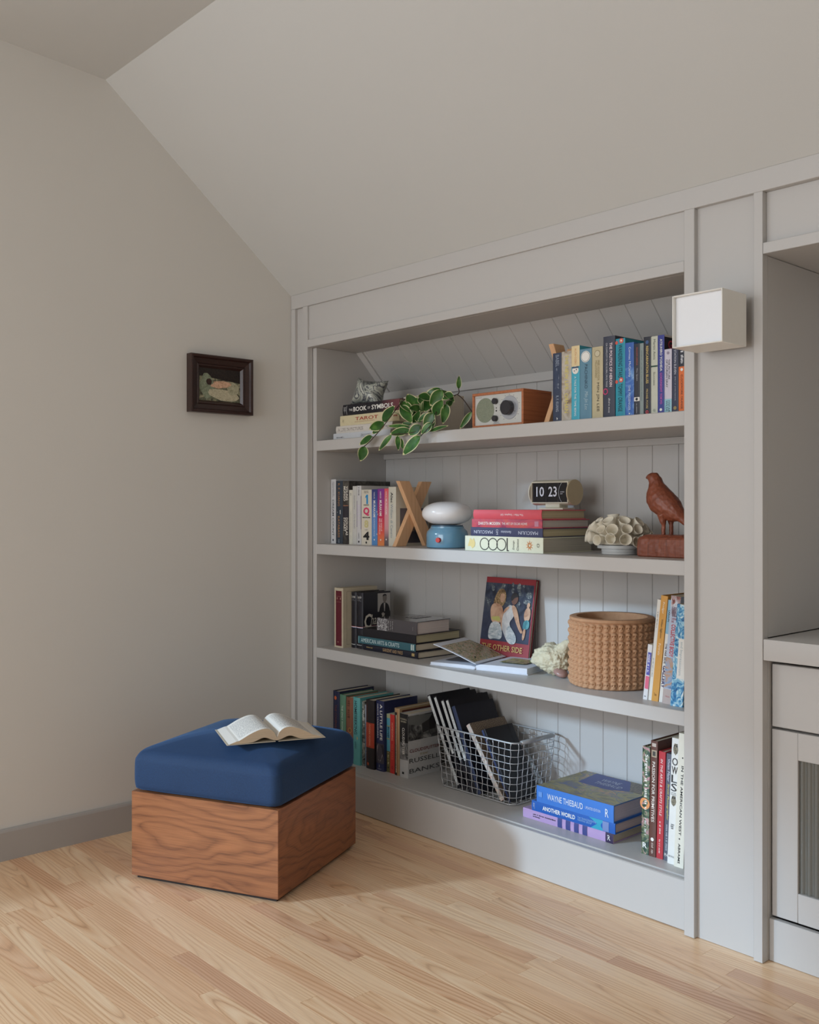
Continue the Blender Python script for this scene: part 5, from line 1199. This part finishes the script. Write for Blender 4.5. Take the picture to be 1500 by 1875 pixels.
b4('short red paperback between the blue and slipcased books', .4390, .0262, .2123, (206, 54, 50), .126, D=.135).t('HOMEGOING', .14, .44, .3, .66, (240, 170, 140)).t('YAA GYASI', .5, .76, .3, .66, (230, 110, 70), nm='author_lettering').disc(.5, .9, .005, (120, 24, 26)).disc(.5, .9, .0035, (206, 54, 50))
b4('slim dark book with a tan rounded slip cover beside red paperback', .4660, .0270, .2400, (176, 148, 112), .124, hard=True, bulge=.003, D=.18).r(.06, 1, .06, .6, (36, 34, 38)).r(.1, .96, .36, .54, (214, 200, 170)).r(.02, 1, .62, .68, (190, 110, 60)).pr(.15, .9, .39, .51, (120, 90, 70)).cr(.06, .98, .03, .9, (96, 44, 34))
p_cl = photo('barn_photograph', [(.35, (26, 26, 28)), (.5, (84, 84, 84)), (.62, (150, 150, 148)), (.75, (206, 204, 200))], 24, 1.2, .3)
bk = b4('white and black hardback with a barn photograph on the cover', .4965, .0435, .2265, (200, 200, 200), .122, hard=True, bulge=.003, D=.158, rough=.25)
bk.r(0, .5, 0, 1, (28, 28, 30)).r(.45, .72, 0, 1, photo('smoky_print', [(.35, (40, 40, 42)), (.6, (150, 150, 150))], 40, 1, .3)).t('RUSSELL', .07, .095, .12, .9, (206, 196, 170), 'h', nm='author_lettering').t('BANKS', .11, .135, .18, .84, (206, 196, 170), 'h', nm='author_lettering').t('CLOUDSPLITTER', .22, .64, .38, .66, W_).r(.91, .945, .36, .6, K_)
bk.cr(0, .97, .03, .42, p_cl).cp([(.02, .03), (.75, .05), (.62, .14), (.35, .20), (.02, .16)], (120, 122, 120)).cp([(.42, .18), (.64, .13), (.66, .30), (.44, .33)], (64, 62, 62)).cp([(.64, .13), (.74, .05), (.86, .19), (.84, .29), (.66, .30)], (40, 38, 40)).ct('CLOUDSPLITTER', .04, .97, .555, .605, (120, 40, 36), bold=.01).ct('A novel', .35, .6, .63, .67, (170, 150, 96), shear=.3).ct('RUSSELL', .03, .97, .70, .77, (70, 72, 74), nm='author_lettering').ct('BANKS', .03, .97, .86, .93, (70, 72, 74), nm='author_lettering')

# ---------------------------------------------------------------- shelf 4, right row
G4R = 'upright books right on the bottom shelf'
def b5(label, x, T, H, rgb, y, lean, D=.22, **kw): return Book(label, x, T, H, D, y, S4 + .0002, rgb, lean=math.radians(lean), group=G4R, **kw)
p_sg = photo('flower_garden', [(.3, (28, 44, 40)), (.45, (52, 78, 62)), (.54, (120, 130, 96)), (.6, (190, 130, 150)), (.68, (206, 196, 160)), (.8, (90, 60, 90))], 42, 1.5, .35)
bk = b5('floral patterned hardback, leftmost of the tall books bottom right', 1.5300, .0240, .2990, (60, 84, 70), .098, .9, hard=True, bulge=.0008, mat=p_sg).t('Sargent', .07, .27, .3, .8, W_, bold=.015).pr(.29, .47, .3, .75, (230, 226, 216)).disc(.4, .53, .016, (226, 150, 96)).pr(.49, .58, .35, .75, (244, 232, 214)).pr(.66, .82, .4, .7, (206, 210, 206)).t('R', .89, .94, .2, .8, W_, 'h', bold=.02)
b5('brown hardback with white capital lettering on the spine', 1.5555, .0212, .3200, (96, 60, 50), .097, 1.3, hard=True, bulge=.0008, D=.24).r(.08, .14, .15, .9, (176, 160, 136)).r(.09, .13, .3, .75, (70, 66, 60)).r(.02, .05, .2, .8, (190, 176, 166)).t('PASSION FOR PRIMITIVES', .18, .70, .28, .72, (232, 222, 212), bold=.01).disc(.5, .85, .005, W_).pr(.88, .97, .35, .7, (190, 170, 160))
b5('red hardback with white slanted lettering on bottom right shelf', 1.5785, .0205, .2950, (184, 52, 62), .098, 1.8, hard=True, bulge=.0008).t('IN THE ARTS & CRAFTS STYLE', .07, .6, .3, .66, (240, 226, 220), shear=.2).pr(.65, .77, .34, .66, (230, 200, 196)).pr(.82, .95, .36, .6, (230, 200, 196))
b5('slate grey book with yellow lettering between red and owl spines', 1.6010, .0165, .2930, (86, 90, 104), .098, 2.1, hard=True, bulge=.0005).t('Vivian Maier', .05, .26, .3, .72, (210, 216, 226), nm='author_lettering', shear=.2).t('Street Photographer', .28, .62, .3, .74, (214, 206, 110), shear=.2).pr(.66, .9, .34, .66, (170, 176, 186)).t('PH', .93, .96, .2, .8, W_, 'h', nm='publisher_lettering')
bk = b5('tall white book with owl drawings and large black letters', 1.6205, .0235, .3420, (226, 226, 222), .087, 2.6, D=.23)
OWL = [(.5, 0), (.62, .04), (.78, .0), (.82, .25), (.9, .5), (.8, .8), (.6, .92), (.58, 1.0), (.48, .93), (.3, .85), (.18, .6), (.2, .3), (.3, .08), (.36, .0), (.42, .05)]
for v0, hh_ in ((.04, .095), (.455, .085)):
    bk.sp([(.05 + .9 * a, v0 + hh_ * v) for a, v in OWL], photo('owl_print', [(.4, (70, 68, 58)), (.55, (140, 132, 112)), (.7, (196, 190, 170))], 260, 1.0, .4)).disc(.40, v0 + hh_ * .22, .0022, K_).disc(.66, v0 + hh_ * .22, .0022, K_)
for i, ch in enumerate('OWLS'): bk.t(ch, .155 + .068 * i, .215 + .068 * i, .14, .88, (28, 28, 32), 'h')
bk.t('OF THE\nWORLD', .428, .452, .15, .85, (130, 130, 130), 'h').pr(.68, .72, .3, .7, (120, 120, 120)).t('FIREFLY BOOKS', .93, .945, .1, .9, (120, 120, 120), 'h', nm='publisher_lettering')
b5('tall cream book with bold black vertical title at the shelf end', 1.6450, .0290, .3600, (224, 220, 206), .080, 2.6, D=.25).t('IN THE AMERICAN WEST', .24, .76, .4, .64, (30, 30, 32), bold=.02).t('ABRAMS', .82, .97, .4, .62, (30, 30, 32), bold=.02, nm='publisher_lettering').disc(.5, .18, .002, K_).disc(.5, .785, .002, K_)

# ---------------------------------------------------------------- shelf 4, stack of three
G4S = 'stacked art books right on the bottom shelf'
z = S4 + .0003
n = NT('lilac_jacket'); v = n.coord(); n.l(n.mix(n.noise(v, 30, 2), lin((176, 146, 192)), lin((190, 164, 208))), n.b.inputs['Base Color']); n.bsdf(Roughness=.15); n.b.inputs['Coat Weight'].default_value = .5
bk = lay('glossy lilac hardback with navy bars at the stack bottom', 1.434, .0290, .338, .245, .100, z, (180, 150, 196), hard=True, bulge=.001, group=G4S, mat=n.m, page=(206, 190, 168))
bk.pr(.12, .38, .52, .68, (40, 34, 50)).pr(.12, .2, .3, .44, (60, 50, 70))
for i in range(4): bk.r(.405 + .092 * i, .455 + .092 * i, .02, .98, (62, 70, 130))
bk.r(.925, 1.0, 0, 1, (52, 38, 72)).t('R', .945, .975, .25, .75, W_, nm='publisher_lettering'); z += .0292
bk = lay('bright blue hardback with white title, middle of three-book stack', 1.443, .0310, .310, .215, .098, z, (32, 92, 176), hard=True, bulge=.001, group=G4S, page=(206, 184, 186))
bk.t('ANOTHER WORLD', .14, .54, .30, .72, W_, bold=.02).t('THE TRANSCENDENTAL\nPAINTING GROUP', .57, .79, .3, .7, (150, 186, 226), nm='subtitle_lettering').sp([(.0, .72), (.55, .80), (.98, .70), (.98, .86), (.0, .86)], (50, 160, 190)).r(.86, .93, .05, .95, (120, 140, 190)).t('DelMonico', .02, .04, .2, .8, (190, 206, 230), 'u', nm='publisher_lettering'); z += .0312
p_wt = photo('river_landscape', [(.28, (60, 70, 120)), (.4, (104, 100, 70)), (.5, (150, 136, 74)), (.56, (70, 90, 110)), (.62, (176, 130, 84)), (.7, (96, 110, 80)), (.8, (60, 80, 130))], 9, 2.0, .3, (1, 1.3, .8))
bk = lay('blue hardback with a painted landscape cover topping the stack', 1.4385, .0500, .285, .243, .097, z, (66, 124, 206), hard=True, bulge=.001, group=G4S, mat=flat((66, 124, 206), .35, .04), page=(206, 196, 214), rz=.0)
bk.cr(.0, 1, 0, 1, p_wt).cp([(.50, .22), (.98, .16), (.98, .62), (.62, .82), (.48, .62)], (66, 76, 136)).cp([(.62, .82), (.98, .62), (.98, .98), (.62, .98)], photo('ploughed_field', [(.45, (70, 60, 58)), (.55, (120, 104, 84))], 60, .2, .4, (1, 1, 6)))
# cover lettering reads along the spine direction
def cover_row(txt, v0, v1, u0, u1):
    x = bk.T + bk.eps()
    letter('cover_lettering', txt, lambda a, b: (x, bk.D * (u1 - (u1 - u0) * (1 - b)), bk.H * (1 - (v0 + (v1 - v0) * a))), flat((190, 196, 216), .5, .02), bk.cover)
cover_row('WAYNE', .36, .60, .74, .84); cover_row('THIEBAUD', .36, .70, .60, .70)
bk.t('WAYNE THIEBAUD', .15, .62, .30, .66, (226, 234, 246)).t('UPDATED EDITION', .65, .84, .4, .56, (206, 220, 240), nm='subtitle_lettering').t('R', .90, .94, .25, .72, (236, 240, 248), nm='publisher_lettering').r(.03, .08, .35, .65, (104, 150, 216))

# ---------------------------------------------------------------- wire basket
M_WIRE = flat((196, 198, 200), .35, .06, 'galvanised_wire', metallic=.55)
bx0, bx1, by0, by1 = .655, 1.030, .137, .352; bz0, bz1 = S4 + .0035, .343
bas = thing('wire_basket', 'galvanised wire mesh basket holding notebooks on the bottom shelf', 'basket', ((bx0 + bx1) / 2, (by0 + by1) / 2, S4))
BO = Vector(bas.location)
def bx_at(z_):               # tapered rectangle at height
    k = .9 + .1 * (z_ - bz0) / (bz1 - bz0); cx, cy = (bx0 + bx1) / 2, (by0 + by1) / 2
    return cx - (cx - bx0) * k, cx + (bx1 - cx) * k, cy - (cy - by0) * k, cy + (by1 - cy) * k
def rloop(z_, rad=.030, crimp=0.0, n=6, dipx=None):
    x0, x1, y0, y1 = bx_at(z_); pts = []
    for cx, cy, a0 in ((x1 - rad, y0 + rad, -PI / 2), (x1 - rad, y1 - rad, 0), (x0 + rad, y1 - rad, PI / 2), (x0 + rad, y0 + rad, PI)):
        for i in range(n + 1): a = a0 + PI / 2 * i / n; pts.append(Vector((cx + rad * math.cos(a), cy + rad * math.sin(a), z_)) - BO)
    return pts
tube('rim_wire', rloop(bz1), .0030, M_WIRE, bas, 8, True)
tube('base_wire', rloop(bz0 + .001), .0022, M_WIRE, bas, 6, True)
HL = 9
for k in range(1, HL):
    zz = bz0 + (bz1 - bz0) * k / (HL + .0); tube('hoop_wire', rloop(zz), .0013, M_WIRE, bas, 5, True)
def crimped(x0, y0, x1, y1, ztop, nx, ny, ph):
    pts = []; n = 18
    for i in range(n + 1):
        s = i / n; zz = bz0 + (ztop - bz0) * s; q = (x0 + (x1 - x0) * (zz - bz0) / (bz1 - bz0), y0 + (y1 - y0) * (zz - bz0) / (bz1 - bz0))
        w_ = .0022 * (1 if (i + 2 * ph) % 4 < 2 else -1); ww = .0010 * (1 if (i // 2 + ph) % 2 else -1)
        pts.append(Vector((q[0] + nx[0] * w_ + ny[0] * ww, q[1] + nx[1] * w_ + ny[1] * ww, zz)) - BO)
    return pts
X0b, X1b, Y0b, Y1b = bx_at(bz0); X0t, X1t, Y0t, Y1t = bx_at(bz1)
NF = 14
for side, (yb_, yt_) in enumerate(((Y0b, Y0t), (Y1b, Y1t))):
    for i in range(NF):
        s = (i + .7) / (NF + .4)
        tube('upright_wire', crimped(X0b + (X1b - X0b) * s, yb_, X0t + (X1t - X0t) * s, yt_, bz1, (1, 0), (0, 1), i), .0013, M_WIRE, bas, 5)
NS = 8
for side, (xb_, xt_) in enumerate(((X0b, X0t), (X1b, X1t))):
    for i in range(NS):
        s = (i + .7) / (NS + .4); mid = 1 < i < 6
        tube('upright_wire', crimped(xb_, Y0b + (Y1b - Y0b) * s, xt_, Y0t + (Y1t - Y0t) * s, bz1 - (.048 if mid else 0), (0, 1), (1, 0), i), .0013, M_WIRE, bas, 5)
for i in range(10):
    s = (i + .5) / 10; x_ = X0b + (X1b - X0b) * s
    tube('base_grid_wire', [Vector((x_, Y0b, bz0)) - BO, Vector((x_, Y1b, bz0)) - BO], .0013, M_WIRE, bas, 5)
for i in range(5):
    s = (i + .5) / 5; y_ = Y0b + (Y1b - Y0b) * s
    tube('base_grid_wire', [Vector((X0b, y_, bz0 + .002)) - BO, Vector((X1b, y_, bz0 + .002)) - BO], .0013, M_WIRE, bas, 5)
for xs in (X0t, X1t):
    tube('handle', [Vector((xs, Y0t + .03, bz1)) - BO, Vector((xs, Y1t - .03, bz1)) - BO], .0072, flat((176, 178, 180), .4, .05, metallic=.5), bas, 14)
    
# notebooks in the basket
M_BKN = flat((30, 30, 38), .5, .1, 'black_buckram')
GN = 'notebooks in the wire basket'
def nb(label, x, T, H, D, y, lean, rgb, mat=None, white=None, zoff=.0052, nm='notebook'):
    b = Book(label, x, T, H, D, y, S4 + zoff, rgb, hard=True, bulge=.0, lean=math.radians(-lean), mat=mat, name=nm, group=GN); b.root['category'] = 'notebook'
    if white: 
        b.r(.012, white, .12, .88, (216, 220, 220), 'spine_label')
        b.pr(.06, white - .06, .36, .6, (110, 112, 116))
    return b
nb('black notebook with long white spine, leftmost in the wire basket', .7570, .0150, .330, .198, .152, 27.0, (28, 28, 36), M_BKN, .97)
nb('black notebook with white spine, second from left in the basket', .7850, .0150, .328, .195, .152, 26.5, (28, 28, 36), M_BKN, .62)
nb('black notebook with white spine, third from left in the basket', .8120, .0150, .318, .195, .152, 25.5, (28, 28, 36), M_BKN, .66)
nb('black notebook with white spine, fourth from left in the basket', .8340, .0150, .322, .195, .152, 25.0, (28, 28, 36), M_BKN, .66)
nb('plain dark blue notebook beside the white-spined notebooks', .8530, .0160, .300, .190, .152, 24.5, (32, 34, 46), flat((32, 34, 46), .5, .08)).r(0, 1, 0, 1, (54, 64, 92), 'spine_tape')
n = NT('speckled_board'); v = n.coord(); f = n.noise(v, 420, 2, .8)
n.l(n.ramp(f, [(.38, lin((70, 60, 52))), (.48, lin((140, 122, 104))), (.58, lin((176, 160, 140)))], 'CONSTANT'), n.b.inputs['Base Color']); n.bsdf(Roughness=.7)
b_ = nb('speckled brown notebook leaning in the wire basket', .9550, .0190, .270, .172, .152, 35.5, (150, 132, 112), n.m)
b_.r(0, 1, .06, .94, photo('paper_spine', [(.4, (176, 170, 160)), (.52, (214, 208, 198)), (.62, (190, 120, 110)), (.7, (120, 130, 150))], 220, 1, .6), 'spine_label')
b_ = nb('small black pocket notebook with elastic strap in front of basket', .9820, .0170, .245, .135, .162, 30.0, (26, 26, 32), flat((26, 26, 32), .45, .06))
b_.r(0, 1, .0, .5, (52, 64, 100), 'spine_tape'); b_.cr(.80, .84, -.005, 1.005, (16, 16, 20), 'elastic_strap')

# ---------------------------------------------------------------- open novel on the ottoman
n = NT('novel_page'); tc_ = n.n('ShaderNodeTexCoord'); sx_ = n.n('ShaderNodeSeparateXYZ'); n.l(tc_.outputs['Object'], sx_.inputs[0])
my_ = n.n('ShaderNodeMath', operation='MULTIPLY', i_1=1 / .0052); n.l(sx_.outputs[1], my_.inputs[0]); fy_ = n.n('ShaderNodeMath', operation='FRACT'); n.l(my_.outputs[0], fy_.inputs[0])
lt_ = n.n('ShaderNodeMath', operation='LESS_THAN', i_1=.45); n.l(fy_.outputs[0], lt_.inputs[0])
wd_ = n.noise(n.coord((420, 190, 1)), 1.0, 1); gt_ = n.n('ShaderNodeMath', operation='GREATER_THAN', i_1=.47); n.l(wd_, gt_.inputs[0])
ax_ = n.n('ShaderNodeMath', operation='ABSOLUTE'); n.l(sx_.outputs[0], ax_.inputs[0]); c1_ = n.n('ShaderNodeMath', operation='COMPARE', i_1=.062, i_2=.044); n.l(ax_.outputs[0], c1_.inputs[0])
ay_ = n.n('ShaderNodeMath', operation='ABSOLUTE'); n.l(sx_.outputs[1], ay_.inputs[0]); c2_ = n.n('ShaderNodeMath', operation='LESS_THAN', i_1=.086); n.l(ay_.outputs[0], c2_.inputs[0])
pr_ = lt_.outputs[0]
for q_ in (gt_, c1_, c2_):
    mu_ = n.n('ShaderNodeMath', operation='MULTIPLY'); n.l(pr_, mu_.inputs[0]); n.l(q_.outputs[0], mu_.inputs[1]); pr_ = mu_.outputs[0]
n.l(n.mix(pr_, lin((234, 229, 220)), lin((150, 148, 148))), n.b.inputs['Base Color']); n.bsdf(Roughness=.75)
M_PG = n.m; M_PGE = paper_edges((206, 184, 156), 2)
ang2 = math.radians(68)
nov = thing('open_novel', 'open paperback lying face up on the blue ottoman cushion', 'book', (.640, -.535, .4165), (0, 0, ang2 ))
def page_half(sgn):
    Wd, Ln = .118, .205; n_ = 16; vs, fs, fm = [], [], []
    prof = []
    for i in range(n_ + 1):
        s = i / n_; x = Wd * s
        top = .006 + .030 * math.sin(PI * min(1, (s * .9 + .0)) ** .55) ** 1.3 + .004 * (1 - s)
        top = max(top - .012 * max(0, s - .7), .008)
        bot = .0008 + .012 * math.exp(-((s - .32) / .2) ** 2)
        if s == 0: top, bot = .010, .002
        prof.append((x * sgn, bot, top))
    for x, b, t in prof:
        for y_ in (-Ln / 2, Ln / 2): vs += [(x, y_, b), (x, y_, t)]
    # fore edge spreads outwards at the foot
    for k_ in (4 * n_, 4 * n_ + 2): v_ = vs[k_]; vs[k_] = (v_[0] + sgn * .022, v_[1], v_[2])
    for i in range(n_):
        a, b = 4 * i, 4 * i + 4
        q = [(a, b, b + 1, a + 1), (a + 3, b + 3, b + 2, a + 2), (a + 1, b + 1, b + 3, a + 3), (a + 2, b + 2, b, a)]
        fs += q; fm += [1, 1, 0, 1]
    fs += [(4 * n_, 4 * n_ + 2, 4 * n_ + 3, 4 * n_ + 1)]; fm += [0]
    return obj('page_block', vs, fs, None, nov, mats=[M_PG, M_PGE], fm=fm)
for sgn in (-1, 1):
    h_ = page_half(sgn)
    # printed lines of text, as fine grey strokes on the page
cvv = []
for s in (-1, 1):
    n_ = 10; vs, fs = [], []
    for i in range(n_ + 1):
        q = i / n_; x = s * (.004 + .142 * q)
        for y_ in (-.106, .106): vs += [(x, y_, .0002 + .0), (x, y_, .0012)]
    for i in range(n_):
        a, b = 4 * i, 4 * i + 4; fs += [(a, b, b + 1, a + 1), (a + 3, b + 3, b + 2, a + 2), (a + 1, b + 1, b + 3, a + 3), (a + 2, b + 2, b, a)]
    fs += [(4 * n_, 4 * n_ + 2, 4 * n_ + 3, 4 * n_ + 1)]
    obj('cover', vs, fs, flat((206, 196, 176), .6, .04), nov, (0, 0, -.001))
